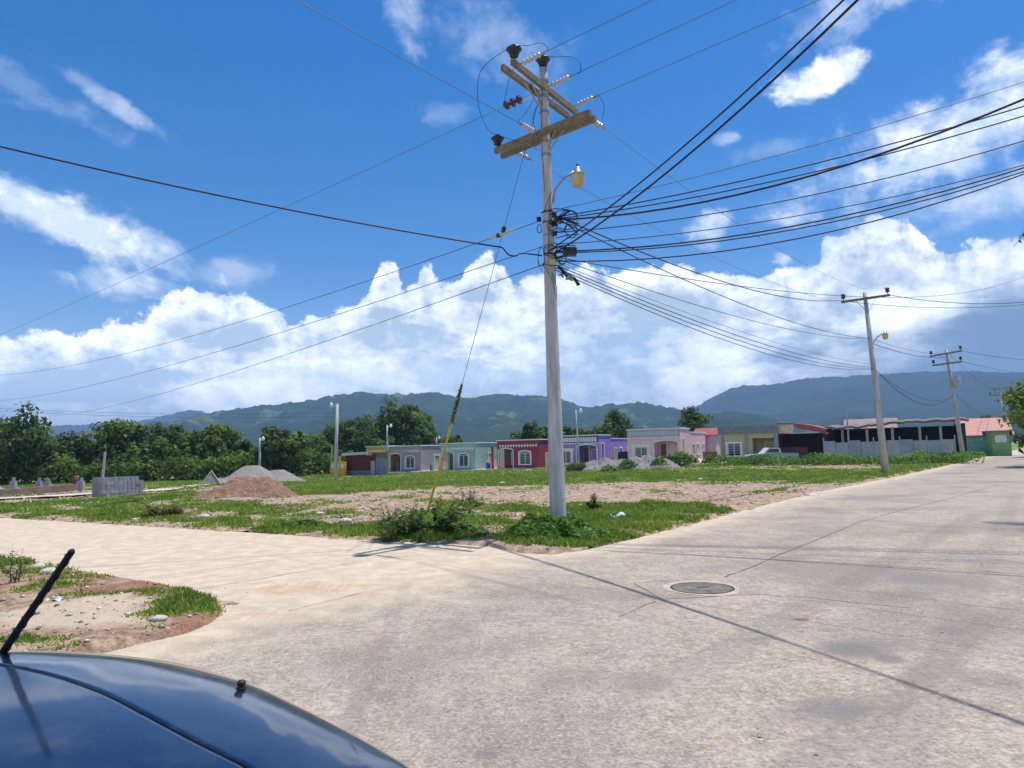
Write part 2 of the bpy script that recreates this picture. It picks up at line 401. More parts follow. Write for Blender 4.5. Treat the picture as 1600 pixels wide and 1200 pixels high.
def zones(x, y, Z, soft=.35):
    r = np.hypot(x, y)
    wx = x+(fbm(x*.9, y*.9, 4, 5)-.5)*(.3+.055*r)*1.6; wy = y+(fbm(x*.9+31, y*.9, 4, 8)-.5)*(.3+.055*r)*2.4
    out = np.zeros(x.shape)
    for P, s in Z:
        m = (x > P[:, 0].min()-5) & (x < P[:, 0].max()+5) & (y > P[:, 1].min()-8) & (y < P[:, 1].max()+8)
        if not m.any(): continue
        d = -inpoly(wx[m], wy[m], P); rr = .12+.012*r[m]
        o = np.zeros(x.shape); o[m] = sstep(d, -rr, rr)*s
        out = np.maximum(out, o)
    return out
def grassmask(x, y):
    g = zones(x, y, GZ)*(1-.92*zones(x, y, BARE))
    r = np.hypot(x, y)
    patch = fbm(x*.55, y*.55, 5, 21, .6); patch2 = fbm(x*2.1, y*2.1, 4, 33, .6)
    g = g*(.32+1.2*sstep(patch*.5+patch2*.5, .36, .56))
    wild = 1.0*sstep(fbm(x*.4, y*.4, 5, 61, .6), .52, .64)*sstep(patch2, .42, .6)
    g = np.maximum(g, wild*.55)
    g = np.where(y > 58, np.maximum(g, .75*sstep(patch, .3, .5)), g)
    g = np.where(r > 95, 1.0, g)
    return np.clip(g, 0, 1)
def gz(x, y, sd=None):
    x = np.asarray(x, float); y = np.asarray(y, float)
    if sd is None: sd = sdist(x, y)
    off = np.maximum(sstep(sd, -.20, .13), sstep(sd+(fbm(x*2.6, y*2.6, 4, 71)-.38)*.9, -.15, .18)*.62)
    rough = (fbm(x*2.3, y*2.3, 5, 3, .6)-.45)*.12+(fbm(x*.5, y*.5, 3, 9)-.5)*.12
    return Hb(x, y)-.05+off*(.095+rough)+np.where(sd > 0, .0, -.02)

def concrete_material():
    m, b, p = new_mat('road_concrete')
    co = b.node('ShaderNodeTexCoord').outputs['Object']
    big = b.noise(co, .32, 7, .6, dist=.4); mid = b.noise(co, 2.2, 8, .68); fine = b.noise(co, 38, 8, .74); sp = b.noise(co, 75, 3, .7)
    c = b.mix(b.ss(mid, .3, .7), (.345, .30, .25), (.50, .445, .375)); med = b.noise(co, 13, 9, .74); c = b.mix(b.m('MULTIPLY', b.ss(med, .51, .60), .55), c, (.20, .175, .155)); c = b.mix(b.m('MULTIPLY', b.ss(med, .48, .39), .65), c, (.66, .60, .52))
    c = b.mix(b.m('MULTIPLY', b.ss(big, .45, .64), .75), c, (.24, .22, .205)); c = b.mix(b.m('MULTIPLY', b.ss(b.noise(co, .9, 8, .7), .54, .7), .55), c, (.20, .185, .175))
    # brushed streaks across the slabs
    a = math.atan2(d1.y, d1.x); mp = b.node('ShaderNodeMapping'); b.put(mp.inputs[0], co); mp.inputs['Rotation'].default_value = (0, 0, -a)
    mp.inputs['Scale'].default_value = (2.6, .22, 1); st = b.noise(mp.outputs[0], 2.0, 6, .65)
    c = b.mix(b.m('MULTIPLY', b.ss(st, .5, .72), .3), c, (.58, .52, .44))
    c = b.mix(b.m('MULTIPLY', b.ss(fine, .5, .6), .48), c, (.70, .64, .56))
    c = b.mix(b.m('MULTIPLY', b.ss(fine, .47, .37), .52), c, (.13, .12, .11))
    c = b.mix(b.m('MULTIPLY', b.ss(sp, .58, .72), .4), c, (.13, .12, .11))
    c = b.mix(1.0, c, (.875, .82, .755), 'MULTIPLY')
    # beige dust carried out from the left street and along the verge
    at = b.node('ShaderNodeAttribute', attribute_name='dust').outputs['Fac']
    dm = b.ss(b.m('ADD', at, b.m('MULTIPLY', b.m('SUBTRACT', b.noise(co, 1.1, 8, .65), .5), .75)), .15, .85)
    dustc = b.mix(b.ss(b.noise(co, 3.1, 7, .65), .35, .68), (.52, .42, .295), (.67, .56, .41))
    dustc = b.mix(b.m('MULTIPLY', b.ss(fine, .5, .36), .45), dustc, (.34, .26, .18)); dustc = b.mix(b.m('MULTIPLY', b.ss(b.noise(co, 4.5, 8, .75), .56, .68), .4), dustc, (.42, .31, .20)); dustc = b.mix(b.m('MULTIPLY', b.ss(sp, .62, .7), .5), dustc, (.22, .15, .09))
    c = b.mix(b.m('MULTIPLY', dm, .93), c, dustc)
    rd = b.node('ShaderNodeAttribute', attribute_name='redsoil').outputs['Fac']
    rm = b.ss(b.m('ADD', rd, b.m('MULTIPLY', b.m('SUBTRACT', b.noise(mp.outputs[0], 5, 8, .75), .5), 1.8)), .35, 1.0)
    c = b.mix(b.m('MULTIPLY', rm, b.lin(med, .4, .6, .35, .85)), c, (.50, .28, .165))
    sk = b.node('ShaderNodeAttribute', attribute_name='stain').outputs['Fac']
    sm = b.ss(b.m('ADD', sk, b.m('MULTIPLY', b.m('SUBTRACT', mid, .5), 1.1)), .3, 1.0)
    c = b.mix(b.m('MULTIPLY', sm, .55), c, (.15, .14, .135))
    def track(pa, pb, w, s, c):
        A, B = G(*pa), G(*pb); d = (B-A); L_ = d.length; d.normalize(); r_ = b.v('SUBTRACT', co, (A.x, A.y, 0)); t = b.v('DOT_PRODUCT', r_, (d.x, d.y, 0), out=1)
        n_ = b.m('ADD', b.v('DOT_PRODUCT', r_, (-d.y, d.x, 0), out=1), b.m('MULTIPLY', b.m('SUBTRACT', big, .5), .12)); k = b.m('MULTIPLY', b.ss(b.m('ABSOLUTE', n_), w, w*.35), b.m('MULTIPLY', b.ss(t, 0, .8), b.ss(t, L_+3, L_)))
        return b.mix(b.m('MULTIPLY', k, b.m('MULTIPLY', b.ss(b.m('ADD', mid, b.m('MULTIPLY', fine, .5)), .52, .95), s)), c, (.13, .12, .11))
    for t_ in [((640, 900), (560, 1100), .12, .3), ((1600, 930), (1250, 1200), .22, .4), ((1530, 800), (1180, 990), .3, .4), ((1590, 770), (1390, 1200), .25, .3), ((640, 876), (860, 930), .10, .4)]: c = track(*t_, c)
    def spot(px, py, r_, col_, s, sq=1.0, c=None):
        g = G(px, py); v_ = b.v('MULTIPLY', b.v('SUBTRACT', co, (g.x, g.y, 0)), (1, sq, 0)); d_ = b.m('ADD', b.v('LENGTH', v_, out=1), b.m('MULTIPLY', b.m('SUBTRACT', med, .5), r_*1.6))
        return b.mix(b.m('MULTIPLY', b.ss(d_, r_, r_*.45), s), c, col_)
    for s_ in [(1252, 968, .10, (.20, .11, .05), .8), (1258, 958, .06, (.50, .36, .2), .7), (1298, 979, .065, (.46, .31, .19), .7), (1150, 948, .085, (.58, .42, .26), .6), (1130, 922, .06, (.50, .33, .18), .6), (1186, 1152, .02, (.04, .04, .04), .9), (1275, 1180, .02, (.04, .04, .04), .9), (1122, 1153, .03, (.35, .24, .12), .8),
               (760, 1180, .09, (.16, .14, .13), .6), (600, 1085, .12, (.2, .17, .15), .45), (1005, 1065, .3, (.2, .18, .165), .45), (1330, 1015, .3, (.17, .155, .145), .55), (1390, 1030, .16, (.15, .14, .13), .6), (1480, 985, .22, (.2, .18, .17), .45), (1540, 1060, .3, (.19, .17, .16), .4), (880, 1060, .35, (.22, .2, .18), .35), (1300, 1105, .25, (.2, .18, .17), .5), (700, 990, .4, (.2, .185, .17), .4), (1440, 905, .5, (.2, .185, .17), .45), (1560, 880, .6, (.22, .2, .18), .4)]: c = spot(*s_, c=c)
    b.put(p.inputs['Base Color'], c); p.inputs['Roughness'].default_value = .9; p.inputs['Specular IOR Level'].default_value = .25
    h = b.m('ADD', b.m('MULTIPLY', fine, .6), b.m('ADD', b.m('MULTIPLY', sp, .25), b.m('MULTIPLY', mid, .6)))
    b.put(p.inputs['Normal'], b.bump(h, .45, .012))
    return m
def soil_material():
    m, b, p = new_mat('field_soil')
    co = b.node('ShaderNodeTexCoord').outputs['Object']
    n1 = b.noise(co, .6, 7, .65); n2 = b.noise(co, 5, 8, .7); n3 = b.noise(co, 24, 6, .75)
    vor = b.voro(co, 16); vor2 = b.voro(co, 5.5)
    c = b.mix(b.ss(n2, .36, .62), (.24, .155, .10), (.55, .40, .27)); c = b.mix(b.m('MULTIPLY', b.ss(b.noise(co, 1.7, 8, .7), .52, .66), .6), c, (.30, .19, .12))
    c = b.mix(b.m('MULTIPLY', b.ss(n1, .5, .68), .6), c, (.40, .33, .27))
    c = b.mix(b.m('MULTIPLY', b.ss(n3, .5, .36), .75), c, (.15, .11, .08))
    stone = b.m('MULTIPLY', b.ss(vor, .30, .18), b.ss(b.noise(co, 3, 4, .6), .45, .62))
    c = b.mix(b.m('MULTIPLY', stone, .8), c, (.60, .55, .49))
    stone2 = b.m('MULTIPLY', b.ss(vor2, .22, .12), b.ss(b.noise(co, 1.3, 4, .6), .5, .6))
    c = b.mix(b.m('MULTIPLY', stone2, .7), c, (.58, .54, .5))
    pl = b.node('ShaderNodeAttribute', attribute_name='pale').outputs['Fac']
    c = b.mix(b.m('MULTIPLY', pl, .85), c, b.mix(n3, (.50, .40, .28), (.70, .58, .42)))
    rd = b.node('ShaderNodeAttribute', attribute_name='red').outputs['Fac']
    c = b.mix(b.m('MULTIPLY', rd, .8), c, b.mix(b.ss(n3, .3, .7), (.17, .075, .04), (.38, .19, .11)))
    g = b.node('ShaderNodeAttribute', attribute_name='grass').outputs['Fac']
    gm = b.ss(b.m('ADD', g, b.m('MULTIPLY', b.m('SUBTRACT', n2, .5), 1.1)), .25, .8)
    gc = b.mix(b.ss(n3, .32, .66), (.085, .12, .025), (.24, .33, .06))
    gc = b.mix(b.m('MULTIPLY', b.ss(n1, .52, .68), .6), gc, (.30, .26, .12))
    c = b.mix(b.m('MULTIPLY', gm, .9), c, gc)
    b.put(p.inputs['Base Color'], c); p.inputs['Roughness'].default_value = .95; p.inputs['Specular IOR Level'].default_value = .15
    b.put(p.inputs['Normal'], b.bump(b.m('ADD', b.m('MULTIPLY', n3, .5), b.m('ADD', n2, b.m('MULTIPLY', stone, .4))), .8, .05))
    return m
M_CONC = concrete_material(); M_SOIL = soil_material()
M_JOINT = mat('joint_filler', (.10, .085, .07), .95, .3, 6)

# ground sheet: a polar grid round the viewpoint, one mesh out past the hills
def build_ground():
    A = np.concatenate([np.linspace(-56, 50, 560), np.linspace(52, 302, 70)[:-1]])
    R = np.concatenate([np.linspace(.3, 4.5, 14)[:-1], 4.5*np.exp(np.arange(0, math.log(110/4.5), .0092)), np.geomspace(112, 40000, 50)])
    a, r = np.meshgrid(np.radians(A), R, indexing='ij'); x = (r*np.sin(a)).ravel(); y = (r*np.cos(a)).ravel()
    sd = sdist(x, y); z = gz(x, y, sd)
    z = np.where(r.ravel() > 130, Hb(x, y)-.3, z)
    near = r.ravel() < 130
    att = {}
    for nm, f in (('grass', grassmask), ('pale', lambda u, v: zones(u, v, PALE)), ('red', lambda u, v: zones(u, v, REDS))):
        q = np.ones(len(x)) if nm == 'grass' else np.zeros(len(x)); q[near] = f(x[near], y[near]); att[nm] = q
    att['grass'] = att['grass']*sstep(sd, .0, .15)
    nR = len(R); nA = len(A)
    i, j = np.meshgrid(np.arange(nA), np.arange(nR-1), indexing='ij'); i2 = (i+1) % nA
    F = np.stack([i*nR+j, i*nR+j+1, i2*nR+j+1, i2*nR+j], -1).reshape(-1, 4)
    o = np_mesh('ground', np.stack([x, y, z], -1), F, M_SOIL, attrs=att, smooth=True)
    tag(o, 'stony field with weeds and bare tan soil between the two streets', None, None, 'structure')
build_ground()

def build_road():
    bm = bmesh.new(); P = ROADP
    # refine outline, then grid-fill through triangulation + subdivision by spacing
    vs = [bm.verts.new((p[0], p[1], 0)) for p in P]; f = bm.faces.new(vs)
    bmesh.ops.triangulate(bm, faces=[f])
    for it in range(9):
        es = [e for e in bm.edges if e.calc_length() > max(.22, .035*((e.verts[0].co+e.verts[1].co)/2).length) and ((e.verts[0].co+e.verts[1].co)/2).length < 90]
        if not es: break
        bmesh.ops.subdivide_edges(bm, edges=es, cuts=1)
        bmesh.ops.triangulate(bm, faces=[q for q in bm.faces if len(q.verts) > 3])
    co = np.array([v.co[:] for v in bm.verts]); x, y = co[:, 0], co[:, 1]
    z = Hb(x, y)
    for v, q in zip(bm.verts, z): v.co.z = q
    bmesh.ops.recalc_face_normals(bm, faces=bm.faces)
    if sum(q.normal.z for q in bm.faces) < 0: bmesh.ops.reverse_faces(bm, faces=bm.faces)
    me = bpy.data.meshes.new('road'); bm.to_mesh(me); bm.free()
    fedge = np.array(fe)
    # dust: strong on left street, along field verge
    sdp = np.zeros(len(x))
    c0 = np.array(fe[8]);  # junction mouth
    lx = (x-c0[0])*d2.x+(y-c0[1])*d2.y
    perp = (x-c0[0])*nrm.x+(y-c0[1])*nrm.y
    dust = sstep(-perp, -4.6, .4)
    dv = -sdist(x, y); dust = np.maximum(dust, .85*sstep(dv, 1.3, 0)*sstep(-((x-fe[2][0])*nrm.x+(y-fe[2][1])*nrm.y), -4, 0))
    def blobs(L):
        o = np.zeros(len(x))
        for px, py, rx, ry, an, s in L:
            g = G(px, py); ca, sa = math.cos(an), math.sin(an); u = ((x-g.x)*ca+(y-g.y)*sa)/rx; w = (-(x-g.x)*sa+(y-g.y)*ca)/ry
            o = np.maximum(o, s*np.exp(-(u*u+w*w)))
        return o
    red = blobs([(470, 922, 1.0, .40, .15, .95), (420, 918, .6, .3, .6, .85), (520, 915, 1.3, .2, -.1, .8), (400, 960, .5, .9, .5, .6), (560, 935, .9, .25, -.1, .6), (1252, 966, .16, .1, 0, 1.2), (1150, 946, .14, .06, 0, .7),
                 (700, 875, 1.6, .1, -.25, .75), (560, 866, 1.5, .08, -.25, .6), (1300, 905, 1.2, .16, .1, .45), (1530, 988, .35, .12, .3, .6), (1300, 978, .12, .06, 0, .8), (900, 885, .9, .12, -.2, .5)])
    stn = bl = blobs([(1360, 1010, .7, .4, .5, 1.0), (1410, 930, 1.3, .5, .5, .8), (1300, 1110, .6, .3, .4, .9), (1000, 1000, .7, .5, .6, .5), (820, 1000, .8, .6, .4, .55),
                      (1480, 870, 2.5, .6, .7, .7), (1180, 1000, .5, .3, .1, .6), (700, 1060, .7, .5, .6, .45), (1550, 1080, .6, .3, .2, .5), (900, 1120, .3, .15, .2, .6), (1340, 790, 3.5, .9, .9, .5)])
    for nm, ar in (('dust', dust), ('redsoil', red), ('stain', stn)):
        a = me.attributes.new(nm, 'FLOAT', 'POINT'); a.data.foreach_set('value', ar.astype(np.float32))
    me.materials.append(M_CONC)
    o = bpy.data.objects.new('road', me); COL.objects.link(o)
    tag(o, 'sunlit concrete road and junction of two streets', None, None, 'structure')
    # joints and cracks as thin sheets 4 mm above the slabs
    j = MB()
    lines = [([(955, 862), (1100, 868), (1290, 879), (1450, 888), (1640, 900)], .022), ([(1132, 902), (1180, 884), (1215, 868), (1290, 838), (1345, 815), (1410, 797), (1480, 780), (1560, 757)], .02),
             ([(990, 912), (1035, 936)], .014), ([(1035, 936), (1100, 933), (1180, 929), (1240, 932), (1320, 940), (1420, 950)], .012), ([(1132, 902), (1080, 905), (990, 912)], .008),
             ([(968, 964), (1010, 945), (1025, 940)], .014), ([(270, 902), (340, 889), (410, 878), (480, 868)], .014),
             ([(300, 922), (400, 906), (480, 892), (560, 878), (640, 868)], .012), ([(450, 955), (480, 948), (520, 938), (575, 924)], .012),
             ([(1500, 945), (1560, 950), (1640, 958)], .006), ([(1290, 838), (1400, 842), (1500, 848), (1640, 856)], .010)]
    rr = random.Random(4)
    for L, w in lines:
        q = [G(a, b) for a, b in L]; pts = []
        for a, b in zip(q[:-1], q[1:]):
            n = max(2, int((b-a).length/.22))
            for k in range(n):
                p = a.lerp(b, k/n); t = (b-a).normalized(); s = Vector((-t.y, t.x, 0)); pts.append((p+s*rr.uniform(-.012, .012), s))
        pts.append((q[-1], s))
        vs = []; 
        for p, s_ in pts:
            ww = w*rr.uniform(.25, 1.15)*.5
            for e in (-1, 1):
                z = float(Hb(p.x, p.y))+.004; vs.append((p.x+s_.x*ww*e, p.y+s_.y*ww*e, z))
        j.add(vs, [(2*k, 2*k+1, 2*k+3, 2*k+2) for k in range(len(pts)-1)])
    tag(j.build('road_joint', M_JOINT), 'dark joints and cracks between the concrete road slabs', None, None, 'structure')
build_road()

# pale service lane crossing the left of the field, and the paved strip in front of the houses
def strip(name, L, w, m, lab, dz=.05, world=False):
    q = [Vector(p) for p in L] if world else [G(a, b) for a, b in L]; vs = []; k = 0
    pts = []
    for a, b in zip(q[:-1], q[1:]):
        n = max(2, int((b-a).length/1.0)); pts += [a.lerp(b, i/n) for i in range(n)]
    pts.append(q[-1])
    for i, p in enumerate(pts):
        t = (pts[min(i+1, len(pts)-1)]-pts[max(i-1, 0)]); t.z = 0; t.normalize(); s = Vector((-t.y, t.x, 0))
        wob = (vnoise(i*.7, 3.1, 4)-.5)*.25
        for e in (-1, 1):
            x, y = p.x+s.x*(w/2+wob)*e, p.y+s.y*(w/2+wob)*e; vs.append((x, y, float(Hb(x, y))+dz))
    o = MB().add(vs, [(2*i, 2*i+1, 2*i+3, 2*i+2) for i in range(len(pts)-1)]).build(name, m)
    return tag(o, lab, None, None, 'structure')
M_LANE = mat('pale_lane', (.60, .53, .43), .9, .15, 1.5, .3, 20)
strip('lane', [(-250, 800), (0, 783), (140, 775), (240, 770), (340, 757)], 1.5, M_LANE, 'pale narrow lane crossing the left of the field behind the block stack', .13)
# ------------------------------------------------------------- vegetation materials and leaf meshes
def leaf_material(name, dark, lite, yellow=None, trans=.3):
    m, b, p = new_mat(name); t = m.node_tree
    at = b.node('ShaderNodeAttribute', attribute_name='tint').outputs['Fac']
    c = b.mix(at, dark, lite)
    if yellow: c = b.mix(b.ss(at, .88, 1.0), c, yellow)
    b.put(p.inputs['Base Color'], c); p.inputs['Roughness'].default_value = .6; p.inputs['Specular IOR Level'].default_value = .25
    tr = b.node('ShaderNodeBsdfTranslucent'); b.put(tr.inputs[0], b.mix(.5, c, lite))
    mx = b.node('ShaderNodeMixShader'); mx.inputs[0].default_value = trans
    b.l.new(p.outputs[0], mx.inputs[1]); b.l.new(tr.outputs[0], mx.inputs[2])
    b.l.new(mx.outputs[0], t.nodes['Material Output'].inputs[0]); return m
M_LEAF = leaf_material('foliage_dark', (.026, .056, .012), (.135, .21, .038), None, .38)
M_LEAF2 = leaf_material('foliage_mid', (.04, .08, .014), (.20, .30, .045), (.30, .30, .05), .38)
M_LEAF3 = leaf_material('foliage_fresh', (.05, .12, .016), (.21, .36, .05))
M_GRASS = leaf_material('grass_blades', (.11, .17, .022), (.34, .46, .06), (.58, .50, .25), .4)
M_BARK = mat('bark', (.14, .11, .085), .9, .3, 4, .5, 18)
def quads_from(cen, nor, siz, tint, asp=1.6, r=RNG):
    n = len(cen); nor = nor/(np.linalg.norm(nor, axis=1, keepdims=True)+1e-9)
    u = np.cross(nor, r.normal(size=(n, 3))); u /= (np.linalg.norm(u, axis=1, keepdims=True)+1e-9); v = np.cross(nor, u)
    s = siz[:, None]
    V = np.stack([cen-u*s*asp*.5, cen+v*s*.42-u*s*.05, cen+u*s*asp*.5, cen-v*s*.42-u*s*.05], 1).reshape(-1, 3)
    F = np.arange(n*4).reshape(-1, 4); return V, F, np.repeat(tint, 4)
def crown_mesh(seed, R=(3, 3, 3), nclump=60, per=70, leaf=.28, z0=3.2, lobes=6, flat=.75, core=.5, droop=0):
    r = np.random.default_rng(seed)
    # lobes -> clumps -> leaves
    L = r.normal(size=(lobes, 3)); L /= np.linalg.norm(L, axis=1, keepdims=True); L *= r.uniform(.25, .62, (lobes, 1)); L[:, 2] *= flat
    Lr = r.uniform(.36, .6, lobes)
    ci = r.integers(0, lobes, nclump); d = r.normal(size=(nclump, 3)); d /= np.linalg.norm(d, axis=1, keepdims=True)
    d[:, 2] = np.where(r.random(nclump) < .7, np.abs(d[:, 2]), d[:, 2])
    C = L[ci]+d*Lr[ci][:, None]*r.uniform(core, 1.05, (nclump, 1)); C[:, 2] = np.clip(C[:, 2], -.62, 1.2)
    C = C*np.array(R); cr = r.uniform(.16, .34, nclump)*np.mean(R)
    ct = np.clip(r.normal(.42, .30, nclump), 0, 1)
    ii = np.repeat(np.arange(nclump), per); n = len(ii)
    dd = r.normal(size=(n, 3)); dd /= np.linalg.norm(dd, axis=1, keepdims=True); rad_ = r.random(n)**.45
    P = C[ii]+dd*(cr[ii]*rad_)[:, None]*np.array([1, 1, .62])
    for ax in range(3):
        lo, hi = np.percentile(P[:, ax], [.6, 99.4]); k_ = 2*R[ax]/(hi-lo); P[:, ax] = (P[:, ax]-(lo+hi)/2)*k_; C[:, ax] = (C[:, ax]-(lo+hi)/2)*k_
    P[:, 2] += z0+R[2]; C[:, 2] += z0+R[2]
    nr = dd*.55+r.normal(size=(n, 3))*.6+np.array([0, 0, .55])
    t = np.clip(ct[ii]+r.normal(0, .17, n), 0, 1)
    return quads_from(P, nr, leaf*r.uniform(.6, 1.35, n), t, 1.5, r)+(C,)
def tree(name, loc, seed, R, z0, m, label, group=None, cat='tree', nclump=60, per=70, leaf=.28, lobes=6, flat=.75, tr=.16, lean=(0, 0), limbs=7, core=.5):
    root = empty(name, loc, 0, label, cat, group)
    V, F, T, C = crown_mesh(seed, R, nclump, per, leaf, z0, lobes, flat, core)
    np_mesh('crown', V, F, m, root, {'tint': T})
    rr = random.Random(seed); t = MB(); top = Vector((lean[0], lean[1], z0+R[2]*.6))
    pts = [Vector((0, 0, -.3)), Vector((rr.uniform(-.1, .1), rr.uniform(-.1, .1), z0*.4)), Vector((lean[0]*.5, lean[1]*.5, z0*.9)), top]
    t.tube(pts, [tr*1.25, tr, tr*.8, tr*.3], 8)
    for i in range(limbs):
        c = Vector(C[rr.randrange(len(C))]); a = pts[1].lerp(top, rr.uniform(.25, .8)); mid = a.lerp(c, .55)+Vector((0, 0, -.1*R[2]))
        t.tube([a, mid, c], [tr*.45, tr*.3, tr*.1], 6)
    t.build('trunk', M_BARK, root, True)
    return root
# ------------------------------------------------------------- hills
def hill_material(name, g1, g2, clear, cs=1.0):
    m, b, p = new_mat(name); co = b.node('ShaderNodeTexCoord').outputs['Object']
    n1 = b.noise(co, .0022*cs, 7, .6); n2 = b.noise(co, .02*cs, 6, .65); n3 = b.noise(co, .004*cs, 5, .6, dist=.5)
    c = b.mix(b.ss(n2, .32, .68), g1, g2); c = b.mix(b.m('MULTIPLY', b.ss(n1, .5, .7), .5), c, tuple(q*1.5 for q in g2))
    c = b.mix(b.m('MULTIPLY', b.ss(n3, .57, .66), .8), c, clear)  # lighter green patches: sunlit breaks in the cloud shadow, put into the colour
    b.put(p.inputs['Base Color'], c); p.inputs['Roughness'].default_value = 1; p.inputs['Specular IOR Level'].default_value = 0
    b.put(p.inputs['Normal'], b.bump(n2, 1.0, 9.0)); return m
def hill(name, crest, D, m, label, seed, front=.5, back=1.5, rug=.34, k=1.0, naz=420, nt=90):
    az = []; el = []
    for a, b_ in crest:
        q = azel(a, b_); az.append(q[0]); el.append(q[1])
    A = np.linspace(az[0], az[-1], naz); E = np.interp(A, az, el)
    E = np.convolve(np.pad(E, 6, 'edge'), np.hanning(13)/np.hanning(13).sum(), 'valid')
    T = np.linspace(0, 1, nt); a, t = np.meshgrid(A, T, indexing='ij'); r = D*(front+(back-front)*t)
    x = r*np.sin(np.radians(a)); y = r*np.cos(np.radians(a)); tc = (1-front)/(back-front)
    s = np.where(t < tc, (t/tc)**1.25, np.maximum(0, 1-((t-tc)/(1-tc))**1.6))
    Hc = (np.tan(np.radians(E))*D)[:, None]+CAMZ
    sc = k/D*14
    n = fbm(x*sc+seed, y*sc, 6, seed, .52); rd = 1-np.abs(2*fbm(x*sc*.8+50, y*sc*.8+seed, 5, seed+40, .5)-1)
    spur = (rd-.82)*2.0+(n-.5)*1.1
    w = np.sin(np.pi*np.clip(t/tc, 0, 1))
    z = Hc*(s*(1+rug*spur*(w+.10)))+(fbm(x*sc*9, y*sc*9, 3, seed+3)-.5)*D*.006*s
    edge = np.minimum(sstep(np.arange(naz), 0, 12), sstep(-np.arange(naz), -naz+1, -naz+13))[:, None]
    z = np.maximum(z, 0)*edge-3
    i, j = np.meshgrid(np.arange(naz-1), np.arange(nt-1), indexing='ij')
    F = np.stack([i*nt+j, i*nt+j+1, (i+1)*nt+j+1, (i+1)*nt+j], -1).reshape(-1, 4)
    o = np_mesh(name, np.stack([x, y, z], -1).reshape(-1, 3), F, m, smooth=True)
    tag(o, label, None, None, 'structure')
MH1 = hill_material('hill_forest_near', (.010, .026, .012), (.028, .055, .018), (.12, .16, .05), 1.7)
MH2 = hill_material('hill_forest_far', (.008, .018, .012), (.018, .035, .018), (.03, .05, .025), 1.5)
hill('hills', [(120, 690), (200, 670), (250, 655), (300, 651), (345, 646), (400, 640), (440, 634), (480, 626), (510, 620), (545, 615), (600, 612), (650, 611), (680, 610), (705, 616), (730, 620), (752, 618), (775, 613), (800, 616), (850, 619), (880, 627), (905, 637), (930, 633), (960, 630), (990, 628), (1030, 634), (1060, 639), (1100, 647), (1150, 655), (1220, 668), (1300, 680)], 2300, MH1, 'forested green hills behind the houses with pale sunlit patches painted in', 5, rug=.72, front=.42)
hill('hills', [(-400, 668), (-100, 664), (0, 668), (60, 667), (130, 663), (200, 660), (300, 640), (360, 650), (460, 655)], 4000, MH2, 'faint blue distant range low on the left horizon', 15, rug=.2)
hill('hills', [(1000, 675), (1050, 655), (1090, 634), (1115, 620), (1140, 608), (1165, 602), (1200, 598), (1250, 592), (1300, 588), (1350, 585), (1400, 583), (1470, 582), (1560, 580), (1650, 578), (1800, 580), (2000, 620)], 3300, MH2, 'tall dark blue mountain behind the right-hand houses', 25, rug=.4)
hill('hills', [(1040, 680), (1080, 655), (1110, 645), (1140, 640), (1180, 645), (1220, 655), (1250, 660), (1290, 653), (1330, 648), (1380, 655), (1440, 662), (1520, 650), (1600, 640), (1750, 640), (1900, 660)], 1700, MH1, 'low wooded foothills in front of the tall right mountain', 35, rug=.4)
# distance air
hz = MB().b6(-26000, 26000, -800, 26000, -4.5, 400)
mh = bpy.data.materials.new('haze'); mh.use_nodes = True; nt_ = mh.node_tree; nt_.nodes.clear()
pv = nt_.nodes.new('ShaderNodeVolumePrincipled'); ou = nt_.nodes.new('ShaderNodeOutputMaterial'); nt_.links.new(pv.outputs[0], ou.inputs['Volume'])
pv.inputs['Color'].default_value = (.42, .66, 1.0, 1); pv.inputs['Density'].default_value = HAZE_D; pv.inputs['Anisotropy'].default_value = .0
tag(hz.build('haze', mh), 'thin blue haze in the air', None, None, 'stuff')

# ------------------------------------------------------------- grass
def grass():
    r = np.random.default_rng(3); N = 2100000
    az = np.radians(r.uniform(-54, 49, N)); u = r.random(N)
    R = 5.5*np.exp(u*math.log(95/5.5)); R = np.where(r.random(N) < .35, r.uniform(5.5, 60, N), R)
    x = R*np.sin(az); y = R*np.cos(az); sd = sdist(x, y); k = sd > -.06+.12*r.random(N)
    x, y, R, sd = x[k], y[k], R[k], sd[k]
    g = grassmask(x, y); kp = r.random(len(x)) < (g**1.35)*np.where(R < 20, .85, .6)
    x, y, R, g, sd = x[kp], y[kp], R[kp], g[kp], sd[kp]; n = len(x); print('grass blades', n)
    z = gz(x, y, sd)-.012
    hgt = (.035+.085*g*r.random(n)+.05*(fbm(x*1.5, y*1.5, 3, 77) > .55)*r.random(n))*np.where(R > 40, 1.25, 1.0)
    hgt *= np.where(y+x*.0 > 60, 1.3, 1)*np.where(R < 12, .62, 1); w = (.0028+.00115*R)*r.uniform(.7, 1.5, n)
    a = r.uniform(0, 2*np.pi, n); le = r.uniform(.1, 1.0, n)*hgt
    ca, sa = np.cos(a), np.sin(a); b = r.uniform(0, 2*np.pi, n)
    v0 = np.stack([x-ca*w, y-sa*w, z], -1); v1 = np.stack([x+ca*w, y+sa*w, z], -1)
    v2 = np.stack([x+np.cos(b)*le, y+np.sin(b)*le, z+hgt], -1)
    V = np.stack([v0, v1, v2], 1).reshape(-1, 3); F = np.arange(3*n).reshape(-1, 3)
    t = np.clip(.30+1.35*(fbm(x*.8, y*.8, 5, 90, .6)-.38)+r.normal(0, .16, n), 0, .93)
    t = np.where(r.random(n) < .035+.16*(g < .5), 1.0, t)
    tag(np_mesh('grass', V, F, M_GRASS, attrs={'tint': np.repeat(t, 3)}), 'short bright green grass and weeds over the field', None, None, 'stuff')
grass()

